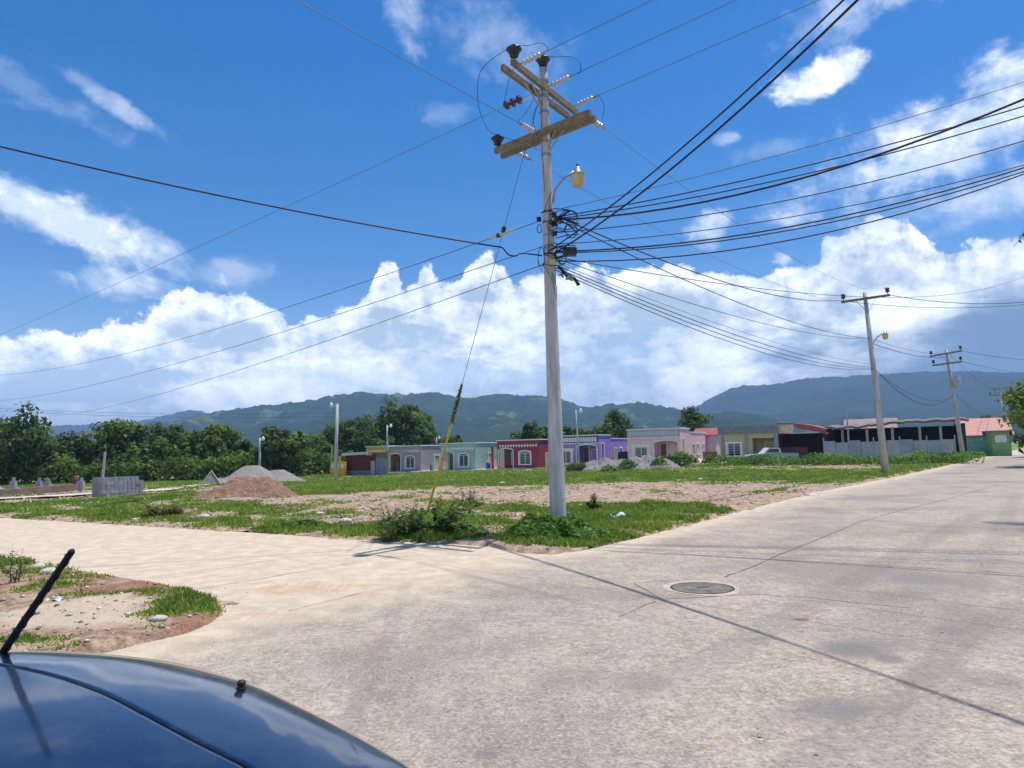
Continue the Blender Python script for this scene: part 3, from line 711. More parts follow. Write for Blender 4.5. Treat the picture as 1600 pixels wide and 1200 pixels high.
def stones():
    r = np.random.default_rng(8); base = np.array([(1, 0, 0), (-1, 0, 0), (0, 1, 0), (0, -1, 0), (0, 0, 1), (0, 0, -1)], float)
    fs = np.array([(0, 2, 4), (2, 1, 4), (1, 3, 4), (3, 0, 4), (2, 0, 5), (1, 2, 5), (3, 1, 5), (0, 3, 5)])
    def scatter(n, Rm, Rx, cond, smin, smax, seed):
        r = np.random.default_rng(seed)
        az = np.radians(r.uniform(-54, 49, n)); R = Rm*np.exp(r.random(n)*math.log(Rx/Rm)); x = R*np.sin(az); y = R*np.cos(az); sd = sdist(x, y)
        k = cond(x, y, sd, r); x, y, sd, R = x[k], y[k], sd[k], R[k]; n = len(x)
        s = (smin+(smax-smin)*r.random(n)**5)*(.35+R/24); V = base[None]*(s[:, None, None])*r.uniform(.55, 1.25, (n, 6, 1))*np.array([1, 1, .62])
        a = r.uniform(0, 6.28, n); c, sn = np.cos(a), np.sin(a); X = V[..., 0]*c[:, None]-V[..., 1]*sn[:, None]; Y = V[..., 0]*sn[:, None]+V[..., 1]*c[:, None]
        z = np.where(sd > 0, gz(x, y, sd), Hb(x, y))+s*.15
        return np.stack([X+x[:, None], Y+y[:, None], V[..., 2]+z[:, None]], -1).reshape(-1, 3), (fs[None]+(np.arange(n)*6)[:, None, None]).reshape(-1, 3), np.repeat(r.random(n), 6)
    m, b, p = new_mat('stones'); at = b.node('ShaderNodeAttribute', attribute_name='tint').outputs['Fac']
    b.put(p.inputs['Base Color'], b.mix(at, (.20, .15, .115), (.66, .60, .53))); p.inputs['Roughness'].default_value = .9
    V, F, T = scatter(100000, 5.5, 75, lambda x, y, sd, r: (sd > .03) & (r.random(len(x)) > grassmask(x, y)*.93) & (r.random(len(x)) < (.25+1.2*(fbm(x*.6, y*.6, 4, 12) > .5))*np.where((x < -3) & (y < 14), .28, 1)), .006, .058, 1)
    tag(np_mesh('gravel', V, F, m, attrs={'tint': T}), 'loose pale stones and clods scattered over bare soil', None, None, 'stuff')
    V, F, T = scatter(2600, 4, 40, lambda x, y, sd, r: (sd < -.02) & (r.random(len(x)) < np.where(sd > -.5, .9, .22)), .004, .022, 2)
    tag(np_mesh('gravel', V, F, m, attrs={'tint': T*.6}), 'small grit and clods lying on the concrete road', None, None, 'stuff')
stones()
# curb-side rubble: individual larger stones one can point to
M_ROCK = mat('pale_rock', (.55, .50, .44), .9, .2, 6, .6, 25)
def rock(px, py, s, lab, m=M_ROCK, sq=.55, dz=0):
    g = G(px, py); r = np.random.default_rng(int(px*7+py)); bm = bmesh.new(); bmesh.ops.create_icosphere(bm, subdivisions=2, radius=s)
    for v in bm.verts:
        f = .8+.4*float(vnoise(v.co.x/s*1.3+px, v.co.y/s*1.3+v.co.z/s, 3)); v.co *= f; v.co.z *= sq; v.co.x *= 1.35
    me = bpy.data.meshes.new('rock'); bm.to_mesh(me); bm.free(); me.materials.append(m)
    o = bpy.data.objects.new('rock', me); COL.objects.link(o); o.location = (g.x, g.y, float(gz([g.x], [g.y])[0])+s*.2+dz); o.rotation_euler = (0, 0, r.uniform(0, 6)); tag(o, lab, 'rock', 'loose rocks about the field')
rock(1268, 774, .22, 'flat grey slab of rubble at the kerb of the right-hand road'); rock(1278, 771, .2, 'grey rubble lump touching the flat slab at the road kerb')
rock(1147, 804, .14, 'pale rock where the green verge ends at the road edge'); rock(784, 757, .16, 'white rock on bare soil left of the big pole, halfway up the field'); rock(909, 795, .1, 'white rock at the back edge of the grass right of the big pole')
rock(540, 818, .13, 'white stone in thin weeds left of the bushy shrub'); rock(500, 806, .12, 'pale flat stone on bare soil below the brown soil heap'); rock(60, 894, .11, 'broken pale concrete lump on the left island near its grassy rim'); rock(80, 900, .12, 'second pale concrete lump on the left island behind the antenna')
rock(248, 979, .07, 'pale stone beside the red soil rut at the island corner'); rock(1095, 752, .14, 'pale stone in grass behind the bare gravel patch, centre right'); rock(320, 870-58, .12, 'white stone in weeds near the left street, right of the small brown bush'); rock(213, 815, .1, 'pale stone at the left street edge beside the small brown bush')

# ------------------------------------------------------------- heaps
def heap(name, peaks, m, label, cat, seed, rough=.06, res=110, gully=0):
    P = [(Vector(p[0]), p[1], p[2], p[3]) for p in peaks]
    x0 = min(p.x-rx*1.25 for p, rx, ry, h in P); x1 = max(p.x+rx*1.25 for p, rx, ry, h in P); y0 = min(p.y-ry*1.25 for p, rx, ry, h in P); y1 = max(p.y+ry*1.25 for p, rx, ry, h in P)
    x, y = np.meshgrid(np.linspace(x0, x1, res), np.linspace(y0, y1, res), indexing='ij'); z = np.zeros(x.shape)
    for p, rx, ry, h in P:
        d = np.hypot((x-p.x)/rx, (y-p.y)/ry)*(1+.22*(fbm(x*2/rx+seed, y*2/ry, 3, seed)-.5)); z = np.maximum(z, h*(np.clip(1.04-d, 0, 1)**.95)*np.where(d < .25, 1-.9*(.25-np.clip(d, 0, .25))**1.3*2, 1))
    s = 3.0/((x1-x0)/6)
    z = z+(fbm(x*s, y*s, 6, seed+1, .62)-.5)*rough*np.clip(z*6, 0, 1)*2
    z = np.where(z <= .004, -.15, z)+Hb(x, y)+.02
    cx, cy = (x0+x1)/2, (y0+y1)/2; cz = float(Hb(cx, cy))
    i, j = np.meshgrid(np.arange(res-1), np.arange(res-1), indexing='ij'); F = np.stack([i*res+j, (i+1)*res+j, (i+1)*res+j+1, i*res+j+1], -1).reshape(-1, 4)
    o = np_mesh(name, np.stack([x-cx, y-cy, z-cz], -1).reshape(-1, 3), F, m, smooth=True); o.location = (cx, cy, cz)
    return tag(o, label, cat)
def heapmat(name, a, b_, c_, bs=14):
    m, b, p = new_mat(name); co = b.node('ShaderNodeTexCoord').outputs['Object']; n = b.noise(co, bs*.3, 8, .7); n2 = b.noise(co, bs, 6, .75); v = b.voro(co, bs*1.1)
    c = b.mix(b.ss(n, .3, .7), a, b_); c = b.mix(b.m('MULTIPLY', b.ss(n2, .48, .34), .8), c, tuple(q*.35 for q in a)); c = b.mix(b.m('MULTIPLY', b.ss(v, .25, .12), .6), c, c_)
    b.put(p.inputs['Base Color'], c); p.inputs['Roughness'].default_value = .95; b.put(p.inputs['Normal'], b.bump(b.m('ADD', n2, n), 1.0, .09)); return m
M_BROWN = heapmat('brown_earth', (.26, .145, .085), (.37, .225, .14), (.5, .36, .25), 9); M_GRAV = heapmat('grey_gravel', (.27, .235, .215), (.37, .33, .305), (.45, .42, .39), 14)
M_RUBB = heapmat('rubble', (.21, .185, .175), (.33, .30, .28), (.55, .5, .46), 6); M_SANDY = heapmat('pale_earth', (.50, .42, .32), (.66, .58, .46), (.7, .65, .55), 6)
b1 = G(384, 778); heap('soil_heap', [((b1.x-.25, b1.y+.6, 0), 1.75, 1.5, 1.02), ((b1.x+.55, b1.y+.5, 0), 1.45, 1.3, .98), ((b1.x-.9, b1.y+.2, 0), 1.5, 1.1, .55)], M_BROWN, 'heap of reddish brown soil, nearest heap in the field', 'soil heap', 3, .17)
g1 = atY(394, 720, 62); heap('gravel_heap', [((g1.x, 62, 0), 2.9, 2.5, 1.85), ((g1.x+2.1, 62.4, 0), 2.2, 2.0, 1.35), ((g1.x-1.2, 62, 0), 2.0, 1.6, 1.0)], M_GRAV, 'large smooth grey gravel heap behind the brown soil heap', 'gravel heap', 5, .05)
g2 = atY(338, 720, 57); heap('gravel_heap', [((g2.x, 57.2, 0), 1.25, 1.0, .66)], M_GRAV, 'small grey gravel heap under the leaning wooden sieve frame', 'gravel heap', 6, .05, 60)
pk = []
rr = random.Random(5)
for px, h in [(905, .55), (925, .95), (948, 1.15), (972, .95), (992, 1.1), (1015, 1.15), (1035, .8)]:
    q = atY(px, 720, 61.5); pk.append(((q.x, q.y+rr.uniform(-.2, .9), 0), 1.7, 1.5, h*1.12))
heap('rubble_heap', pk, M_RUBB, 'long grey rubble mound with weeds in front of the pink house', 'rubble heap', 9, .34, 150)
q = G(1090, 726); heap('soil_heap', [((q.x, q.y+1.0, 0), 2.6, 2.0, .62), ((q.x+1.8, q.y+.8, 0), 1.8, 1.4, .42), ((q.x-1.4, q.y+.3, 0), 1.6, 1.2, .35)], M_SANDY, 'low pale sandy heap beside the pink house', 'soil heap', 10, .12)
q = G(519+12, 742); heap('soil_heap', [((q.x, q.y+.2, 0), 1.3, 1.0, .75)], M_SANDY, 'small pale soil heap against the red shed corner', 'soil heap', 12, .1, 50)

# ------------------------------------------------------------- treeline on the left
rr = random.Random(21)
def trow(px, top, base, Y, w, m, lab, seed, sq=1.0, leaf=.36, nclump=70, per=70, group='trees edging the field', lobes=7, cat='tree', z0f=.16, core=.5, m2=0):
    x = atY(px, 700, Y).x; hb = float(Hb(x, Y)); ht = atY(px, top, Y).z-hb; Rz = ht*(1-z0f)/2
    R = (w/1110*Y/2*1.0, w/1110*Y/2*.9, Rz*.98)
    return tree('tree', (x, Y, hb), seed, R, ht-Rz*2.0, m, lab, group, cat, nclump, per, leaf, lobes, .9, .22, (rr.uniform(-.6, .6), 0), core=core)
TL = [(-70, 655, 78, 120, M_LEAF, 'dark tree cut by the left picture edge, outermost of the row'), (18, 640, 76, 96, M_LEAF, 'tall rounded dark tree at the left edge of the photo'), (66, 676, 80, 66, M_LEAF2, 'lower green tree just right of the tall left-edge tree'),
      (112, 680, 82, 62, M_LEAF, 'short broad tree left of the first bare post'), (150, 690, 83, 52, M_LEAF2, 'low leafy tree directly behind the first bare post'), (186, 657, 82, 70, M_LEAF2, 'tall ragged tree between the two bare posts behind the block stack'), (228, 688, 80, 50, M_LEAF2, 'low bushy tree behind the second bare post'),
      (262, 664, 86, 72, M_LEAF, 'dark wide tree right of the second bare post'), (302, 686, 85, 52, M_LEAF2, 'lower light green tree left of the pointed crown'), (337, 665, 84, 56, M_LEAF2, 'bright tree with a pointed crown above the sieve frame'), (375, 690, 84, 48, M_LEAF, 'low dark tree behind the left side of the grey gravel heap'),
      (424, 668, 84, 46, M_LEAF, 'narrow tree with a spiky tip beside the short lamp post'), (452, 680, 86, 50, M_LEAF2, 'vine-covered tree right of the spiky-tipped tree'), (492, 676, 96, 62, M_LEAF2, 'broad green tree left of the tall lamp post'), (545, 652, 106, 66, M_LEAF, 'dark layered tree just right of the tall lamp post'),
      (583, 668, 112, 46, M_LEAF, 'dark tree in the gap above the red shed')]
for i, (px, top, Y, w, m, lab) in enumerate(TL):
    trow(px, top, 748, Y, w*1.25, m, lab, 100+i)
trow(628, 627, 740, 118, 62, M_LEAF2, 'tallest spreading tree with yellow-green top behind the grey house', 201, nclump=110, z0f=.35, lobes=13, core=.8, m2=1)
trow(596, 652, 740, 118, 52, M_LEAF2, 'yellowish tree left of the tallest spreading tree', 205, nclump=60, z0f=.3)
trow(662, 645, 740, 120, 46, M_LEAF2, 'tree with flat top right of the tallest spreading tree', 202, nclump=60, z0f=.35)
trow(650, 672, 740, 116, 60, M_LEAF, 'dark lower tree above the grey house roof', 203, nclump=60)
BK = [(702, 681, 118, 32, 'small round tree peeking over the green house'), (789, 679, 118, 34, 'low tree over the left end of the maroon house'), (828, 661, 116, 46, 'tall dark tree over the maroon house'), (852, 668, 118, 34, 'dark tree behind the big pole and maroon house'), (886, 668, 118, 38, 'tree over the purple house left end, right of the big pole'),
      (925, 672, 118, 44, 'low wide tree over the middle of the purple house'), (962, 641, 116, 62, 'large round dark tree behind the purple house'), (1000, 675, 122, 30, 'low tree just left of the pink house roof'), (1083, 637, 116, 60, 'large round tree behind the pink house'), (1050, 676, 120, 36, 'low dark tree over the pink house roof')]
for i, (px, top, Y, w, lab) in enumerate(BK):
    trow(px, top, 740, Y, w*1.1, M_LEAF if i != 7 else M_LEAF2, lab, 300+i, nclump=60, per=70, group='trees behind the row houses', lobes=7, z0f=.15, core=.35)
for i, (px, top, Y, w, lab) in enumerate([(1352, 655, 120, 46, 'dark tree above the long shed, left of the second utility pole'), (1440, 672, 130, 60, 'tree behind the middle of the long shed'), (1560, 650, 140, 60, 'hazy tree behind the red-roofed house'), (1640, 625, 70, 100, 'tree at the far end of the right-hand road')]):
    trow(px, top, 720, Y, w, M_LEAF, lab, 330+i, nclump=50, per=60, group='trees behind the right-hand buildings')
def mass(name, pts, label, m, seed, h, dens, leaf, thick=2.5):
    r = np.random.default_rng(seed); P = []; 
    q = [atY(px, 700, Y) for px, Y in pts]; L = 0
    for a, b in zip(q[:-1], q[1:]):
        n = int((b-a).length*dens); t = r.random(n); cx = a.x+(b.x-a.x)*t; cy = a.y+(b.y-a.y)*t+r.uniform(-thick, thick, n)
        hh = h*(.35+1.0*fbm(cx*.55, cy*.3, 4, seed)); cz = hh*r.random(n)**.7
        P.append(np.stack([cx, cy, cz+Hb(cx, cy)], -1))
    P = np.concatenate(P); n = len(P); nr = r.normal(size=(n, 3))*.7+np.array([0, -.3, .7])
    t = np.clip(.45+(fbm(P[:, 0]*1.2, P[:, 2]*1.4, 3, seed)-.5)*1.4+r.normal(0, .15, n), 0, 1)
    V, F, T = quads_from(P, nr, leaf*r.uniform(.6, 1.4, n), t, 1.5, r)
    tag(np_mesh(name, V, F, m, attrs={'tint': T}), label, None, None, 'stuff')
mass('undergrowth', [(-220, 78), (0, 76), (110, 79), (230, 79), (380, 82), (520, 94), (610, 108)], 'tangled undergrowth along the foot of the left tree row', M_LEAF2, 4, 3.0, 260, .34)
mass('weeds', [(1118, 64), (1180, 62), (1290, 59), (1400, 56), (1520, 57)], 'tall green weeds in front of the metal sheet fence', M_LEAF3, 6, .95, 420, .13, 1.6)
mass('weeds', [(1008, 66), (1030, 65.5), (1055, 64.5), (1074, 64)], 'leafy green weeds growing behind the rubble mound', M_LEAF3, 8, 1.35, 300, .2, .7)
mass('weeds', [(884, 61), (905, 61), (915, 62)], 'dark weeds at the left end of the rubble mound', M_LEAF2, 9, 1.1, 260, .16, .5)

# ------------------------------------------------------------- near shrubs, vines
def shrub(name, loc, label, seed, nst, L, spread, leafn, leafs, m, cat='shrub', up=.7, per=9):
    root = empty(name, loc, 0, label, cat); rr = random.Random(seed); r = np.random.default_rng(seed); t = MB(); C = []; N = []; T = []
    for i in range(nst):
        a = rr.uniform(0, 6.283); l = L*rr.uniform(.5, 1.1); e = rr.uniform(.25, 1.25)*up; p = Vector((rr.uniform(-.1, .1), rr.uniform(-.1, .1), 0)); d = Vector((math.cos(a)*spread, math.sin(a)*spread, e)).normalized()
        pts = [p.copy()]; n = 9; tone = rr.uniform(.1, .75)
        for k in range(n):
            d = (d+Vector((rr.uniform(-.12, .12), rr.uniform(-.12, .12), -.085))).normalized(); p = p+d*(l/n); pts.append(p.copy())
            if k > 1:
                for s in range(3):
                    b = d.cross(Vector((rr.uniform(-1, 1), rr.uniform(-1, 1), rr.uniform(-.2, 1)))).normalized(); bl = l*rr.uniform(.12, .28)
                    q = p+b*bl+d*bl*.6; t.tube([p, q], [.003, .0015], 4, False)
                    for w in range(per):
                        f = (w+1)/per; C.append(p.lerp(q, f)+Vector((rr.uniform(-1, 1), rr.uniform(-1, 1), rr.uniform(-1, 1)))*.028); N.append((rr.uniform(-.5, .5), rr.uniform(-.5, .5), 1)); T.append(min(1, max(0, tone+rr.uniform(-.25, .25))))
        t.tube(pts, [.011*(1-.8*k/n) for k in range(n+1)], 5, False)
    C = np.array([c[:] for c in C]); C[:, 2] = np.maximum(C[:, 2], .015); V, F, TT = quads_from(C, np.array(N), leafs*r.uniform(.6, 1.4, len(C)), np.array(T), 1.9, r)
    np_mesh('foliage', V, F, m, root, {'tint': TT}); t.build('stem', M_BARK, root); return root
g = G(672, 838); shrub('bushy_shrub', (g.x+.05, g.y+.1, .02), 'feathery dark green shrub at the foot of the yellow guy-wire guard', 3, 34, 1.25, 1.0, 0, .055, M_LEAF2, up=.85, per=9)
g = G(705, 838); shrub('bushy_shrub', (g.x+.1, g.y+.15, .02), 'lower bright broad-leaved weed at the right foot of the feathery shrub', 4, 26, .62, .9, 0, .075, M_LEAF3, up=.7, per=6)
g = G(250, 812); shrub('bushy_shrub', (g.x, g.y+.1, .02), 'small dry brownish bush beside the left street', 5, 26, .62, .8, 0, .045, leaf_material('foliage_dry', (.09, .075, .03), (.20, .18, .06)), up=.9, per=6)
g = G(930, 800); shrub('weed_plant', (g.x, g.y, .02), 'single dark weed sprig behind the grass right of the big pole', 6, 5, .42, .4, 0, .05, M_LEAF, 'weed', 1.2, 5)
g = G(196, 788); shrub('weed_plant', (g.x, g.y, .02), 'flat tuft of dull weeds in front of the block stack', 7, 16, .6, 1.1, 0, .07, M_LEAF, 'weed', .35, 5)
g = G(728, 788); shrub('weed_plant', (g.x, g.y+.3, .02), 'thin dry twiggy weed behind the feathery shrub', 8, 6, .5, .4, 0, .035, M_LEAF, 'weed', 1.3, 3)
g = G(90, 905); shrub('weed_plant', (g.x-.2, g.y-.6, .0), 'thin upright stalk weed on the left island behind the antenna', 9, 4, .5, .2, 0, .03, M_LEAF, 'weed', 1.6, 2)
def mound_leaves(name, c, rx, ry, h, n, leaf, label, seed, m):
    r = np.random.default_rng(seed); a = r.uniform(0, 6.283, n); u = np.sqrt(r.random(n)); wob = 1+.22*np.sin(3*a+1)+.14*np.sin(7*a); x = np.cos(a)*u*rx*wob; y = np.sin(a)*u*ry*wob
    z = h*(1-u**2.2)*(.55+.9*fbm(x*3+7, y*3, 4, seed))*r.random(n)**.4+.02
    d = np.stack([x/rx*.6, y/ry*.6, np.full(n, .8)], -1)+r.normal(size=(n, 3))*.45
    t = np.clip(.42+(fbm(x*4, y*4, 3, seed+1)-.5)*1.2+r.normal(0, .16, n), 0, 1)
    V, F, T = quads_from(np.stack([x, y, z], -1), d, leaf*r.uniform(.5, 1.4, n), t, 1.25, r)
    o = np_mesh(name, V, F, m, None, {'tint': T}); o.location = c; return tag(o, label, 'plant')
g = G(866, 842); mound_leaves('creeping_vine', (g.x-.16, g.y-.24, .02), .88, .85, .46, 12000, .066, 'dark green leafy creeper mounded round the base of the big concrete pole', 2, M_LEAF3)
g = G(905, 846); mound_leaves('creeping_vine', (g.x+.15, g.y+.15, .02), .75, .5, .22, 3500, .05, 'lighter low creeper spilling onto the kerb right of the big pole', 3, M_LEAF3)
g = G(760, 846); mound_leaves('creeping_vine', (g.x, g.y+.12, .02), .55, .25, .10, 1100, .045, 'flat creeper strip along the kerb between shrub and pole', 5, M_LEAF3)
g = G(452, 830); mound_leaves('creeping_vine', (g.x+.3, g.y+.2, .02), 1.3, .28, .16, 2400, .055, 'darker leafy strip along the kerb of the left street', 6, M_LEAF3)
for i, (px, py, sx, lab) in enumerate([(935, 722, .8, 'green weed clump low on the left of the rubble mound'), (952, 733, .8, 'dark weed clump at the foot of the rubble mound centre'), (985, 716, .6, 'small weed clump on the crest of the rubble mound'), (1030, 728, .7, 'weed clump on the right slope of the rubble mound'), (1083, 722, .7, 'weed clump on the pale sandy heap')]):
    g = G(px, py+6); mound_leaves('weed_clump', (g.x, min(g.y, 61), float(Hb(g.x, g.y))+(.35 if py < 730 else .0)), sx, .5, .7, 500, .15, lab, 20+i, M_LEAF3)
# off-frame roadside tree on the right whose drooping branches reach into the picture
def right_tree():
    root = empty('roadside_tree', (35.7, 45.0, 0), 0, 'leafy roadside tree drooping in at the right edge above the road', 'tree'); r = np.random.default_rng(5)
    V, F, T, C = crown_mesh(77, (3.9, 3.6, 3.0), 80, 150, .21, .7, 8, .9, .4)
    np_mesh('crown', V, F, M_LEAF2, root, {'tint': T}); t = MB(); t.tube([(0, 0, -.2), (.1, 0, 1.2), (0, .1, 3.4)], [.16, .12, .06], 8)
    for k in range(8): c = Vector(C[k*5]); t.tube([(0, 0, 1.4+.2*k), c*.5+Vector((0, 0, 1)), c], [.06, .04, .015], 5)
    t.build('trunk', M_BARK, root, True)
right_tree()
def palm(loc, label, seed, h=7.6, nf=15, L=2.6):
    root = empty('palm_tree', loc, 0, label, 'palm tree'); rr = random.Random(seed); t = MB()
    t.tube([(0, 0, -.2), (.1, 0, h*.5), (.05, .1, h)], [.16, .12, .1], 10); t.build('trunk', M_BARK, root, True)
    for i in range(nf):
        f = MB(); a = i*6.283/nf+rr.uniform(-.2, .2)
        if 1.0 < a < 2.8: continue
        e = rr.uniform(-.1, .9); d = Vector((math.cos(a), math.sin(a), e)).normalized(); p = Vector((.05, .1, h)); side = Vector((-math.sin(a), math.cos(a), 0))
        pts = [p.copy()]
        for k in range(16):
            d = (d+Vector((0, 0, -.09))).normalized(); p = p+d*L/16; pts.append(p.copy())
            ll = .55*math.sin(math.pi*(k+2)/19)**.7
            for sg in (-1, 1):
                tip = p+side*sg*ll+d*ll*.5+Vector((0, 0, -.18*ll)); w = d*.045; f.add([p-w, p+w, tip], [(0, 1, 2)])
        f.tube(pts, [.02*(1-.8*k/16) for k in range(17)], 5, False); f.build('frond', M_GRASS if False else M_LEAF2, root)
    return root
palm((13.95, 15.7, 0), 'palm standing outside the right picture edge, its frond shadow on the road', 4)
# ------------------------------------------------------------- row houses
ROWC, ROWS = 86.26, -.57
def on_row(px, dc=0.0):
    d = ray(px, 712); k = d.x/d.y; y = (ROWC+dc)/(1-ROWS*k); return Vector((k*y, y, 0))
M_WHITE = mat('white_trim', (.78, .77, .75), .6, .06, 3, .05); M_GLASS = mat('window_glass', (.025, .03, .035), .08, .05, 2, 0, spec=.8); M_BLOCKY = mat('raw_render', (.48, .38, .30), .9, .15, 2, .3, 20)
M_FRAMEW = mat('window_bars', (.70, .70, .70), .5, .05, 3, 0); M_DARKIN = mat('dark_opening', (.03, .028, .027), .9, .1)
M_DOOR = mat('door_wood', (.16, .08, .05), .6, .2, 3); M_FRGREY = mat('frieze_backing', (.36, .35, .37), .8, .1); M_FRIEZE = mat('frieze_white', (.74, .76, .80), .6, .06)
def window(parent, x0, x1, z0, z1, y, face='F', bars=5, arch=0.0, trim=.14, leaves=2, sill=True):
    """face F: on a wall facing -y at depth y; face R: on a wall facing +x, x0..x1 run along y"""
    if face == 'F': T = lambda u, d, z: (u, y-d, z)
    else: T = lambda u, d, z: (y+d, u, z)
    def bx(b, u0, u1, d0, d1, z0_, z1_):
        p, q = T(u0, d0, z0_), T(u1, d1, z1_); b.b6(min(p[0], q[0]), max(p[0], q[0]), min(p[1], q[1]), max(p[1], q[1]), z0_, z1_)
    w = MB(); n = 12
    zt = z1; bx(w, x0-trim, x0, -.10, .05, z0-trim, zt); bx(w, x1, x1+trim, -.10, .05, z0-trim, zt); bx(w, x0+.001, x1-.001, -.10, .055, z0-trim, z0)
    if arch:
        vs = []
        for k in range(n+1):
            u = x0-trim+(x1-x0+2*trim)*k/n; a = arch*(1-(2*k/n-1)**2)
            for dd, zz in ((-.10, zt+a), (.052, zt+a), (.052, zt+a+trim), (-.10, zt+a+trim)): vs.append(T(u, dd, zz))
        fs = [(4*k+i, 4*k+(i+1) % 4, 4*k+4+(i+1) % 4, 4*k+4+i) for k in range(n) for i in range(4)]+[(3, 2, 1, 0), (4*n, 4*n+1, 4*n+2, 4*n+3)]
        w.add(vs, fs)
    else: bx(w, x0-trim*1.3, x1+trim*1.3, -.10, .058, zt, zt+trim)
    fr = w.build('window', M_WHITE, parent)
    g = MB(); bx(g, x0, x1, -.14, -.10, z0, z1+arch*.9); g.build('pane', M_GLASS, fr)
    b = MB(); s = .035
    top = z1
    bx(b, x0, x0+s*2, -.098, -.04, z0, top); bx(b, x1-s*2, x1, -.098, -.04, z0, top); bx(b, x0+.07, x1-.07, -.097, -.042, top-s*2, top)
    for k in range(1, leaves): u = x0+(x1-x0)*k/leaves; bx(b, u-s, u+s, -.096, -.038, z0, top-.07)
    for k in range(1, bars+1): z = z0+(top-z0)*k/(bars+1); bx(b, x0+.07, x1-.07, -.094, -.06, z-.014, z+.014)
    b.build('grille', M_FRAMEW, fr); return fr
def place_house(pxl, pxr, label, dc=0.0, dz=0.0, name='house'):
    A, B = on_row(pxl, dc), on_row(pxr, dc); Wd = (B-A).length; ang = math.atan2(B.y-A.y, B.x-A.x); z = float(Hb((A.x+B.x)/2, (A.y+B.y)/2))+dz
    return empty(name, (A.x, A.y, z), ang, label, 'house', 'painted bungalows in a row'), Wd
def arch_strip(mb, x0, x1, z, rise, y0, y1, t):
    n = 14; vs = []
    for k in range(n+1):
        u = x0+(x1-x0)*k/n; a = rise*(1-(2*k/n-1)**2); vs += [(u, y0, z+a), (u, y1, z+a), (u, y1, z+a+t), (u, y0, z+a+t)]
    mb.add(vs, [(4*k+i, 4*k+(i+1) % 4, 4*k+4+(i+1) % 4, 4*k+4+i) for k in range(n) for i in range(4)]+[(3, 2, 1, 0), (4*n, 4*n+1, 4*n+2, 4*n+3)])
def spandrel(mb, x0, x1, z, rise, ztop, y0, y1):
    n = 14; vs = []
    for k in range(n+1):
        u = x0+(x1-x0)*k/n; a = rise*(1-(2*k/n-1)**2); vs += [(u, y0, z+a), (u, y1, z+a), (u, y1, ztop), (u, y0, ztop)]
    mb.add(vs, [(4*k+i, 4*k+(i+1) % 4, 4*k+4+(i+1) % 4, 4*k+4+i) for k in range(n) for i in range(4)])
def house_a(pxl, pxr, color, label, h=3.45, dz=0.0, nd=14, cream=False, porch=True):
    root, Wd = place_house(pxl, pxr, label, 0, dz); D = 8.5; m = mat('paint_'+label.split()[0]+'_'+label.split()[1], color, .85, .07, 1.2, .08, 30, dirt=tuple(c*.7 for c in color), dirtamt=.25)
    k = Wd/6.0; p0, p1, pz = .22, 2.25*k, 2.35; wx0, wx1 = 3.15*k, 4.75*k
    xs = [0, p0, p1, p1+.03, wx0, wx1, Wd]; ys = [0, .18, 1.7, 1.75, 2.6, 3.9, D]; zs = [-.6, .18, .5, 1.15, 2.05, 2.2, pz, 2.62, h]
    def solid(x, y, z):
        if y < .18:
            if p0 < x < p1 and .18 < z < 2.62: return False
            if wx0 < x < wx1 and .5 < z < 2.2: return False
            return True
        if y < 1.7 and x < p1 and .18 < z < 2.62: return False
        if x > p1 and y < .18: return True
        return True
    w = MB().vox(xs, ys, zs, solid)
    spandrel(w, p0, p1, 2.28, .22, 2.62, .002, .178); wall = w.build('wall', m, root)
    t = MB(); arch_strip(t, p0-.1, p1+.1, 2.28, .22, -.04, .2, .13); t.b6(p1-.005, p1+.11, -.045, .19, .18, 2.28); t.b6(p0-.11, p0+.005, -.045, .19, .18, 2.28); t.build('porch_trim', M_WHITE, root)
    window(root, 1.15*k, p1-.25, .62, 2.0, 1.7, 'F', 5, 0, .12)
    dr = MB(); dr.b6(.35*k, .95*k, 1.64, 1.70, .2, 2.1); dr.build('door', M_DOOR, root)
    window(root, wx0+.02, wx1-.02, .64, 1.98, .02, 'F', 5, .16, .14)
    f = MB(); fz = h-.62
    for i in range(nd):
        cx = .25+(Wd-.5)*(i+.5)/nd; r_ = .21; f.add([(cx-r_*.72, -.003, fz), (cx, -.003, fz-r_), (cx+r_*.75, -.003, fz), (cx, -.003, fz+r_), (cx-r_*.7, -.03, fz), (cx, -.03, fz-r_*.93), (cx+r_*.7, -.03, fz), (cx, -.03, fz+r_*.93)],
            [(0, 1, 5, 4), (1, 2, 6, 5), (2, 3, 7, 6), (3, 0, 4, 7), (4, 5, 6, 7)])
    f.build('frieze', M_FRIEZE, root)
    c = MB(); c.b6(-.1, Wd+.1, -.12, D+.1, h, h+.13); c.build('roof_coping', M_WHITE, root)
    b = MB(); b.b6(-.05, Wd+.03, -.08, -.002, -.6, .16); b.build('plinth', M_WHITE, root)
    window(root, 3.0, 4.0, 1.25, 2.15, Wd+.012, 'R', 3, 0, .16)
    # side yard wall, unpainted render
    yw = empty('yard_wall', root.matrix_basis @ Vector((Wd+.75, 1.0, 0)), root.rotation_euler.z, 'low unpainted wall in the side yard of the '+' '.join(label.split()[:2])+' house', 'wall')
    q = MB(); q.b6(0, .12, 0, 7, -.6, 1.35); q.build('wall', M_BLOCKY, yw)
    return root, Wd, D
root_a = house_a(607, 658, (.34, .30, .30), 'grey taupe bungalow with diamond frieze behind the red shed', nd=14)
root_b = house_a(688, 743, (.30, .46, .39), 'sage green bungalow with white diamond frieze and arched porch', nd=14)
root_c = house_a(777, 843, (.27, .05, .065), 'maroon red bungalow with white diamond frieze and arched windows', nd=14)
root_y = house_a(572, 606, (.72, .42, .06), 'yellow ochre bungalow mostly hidden behind the dark red shed', nd=12, h=3.5)
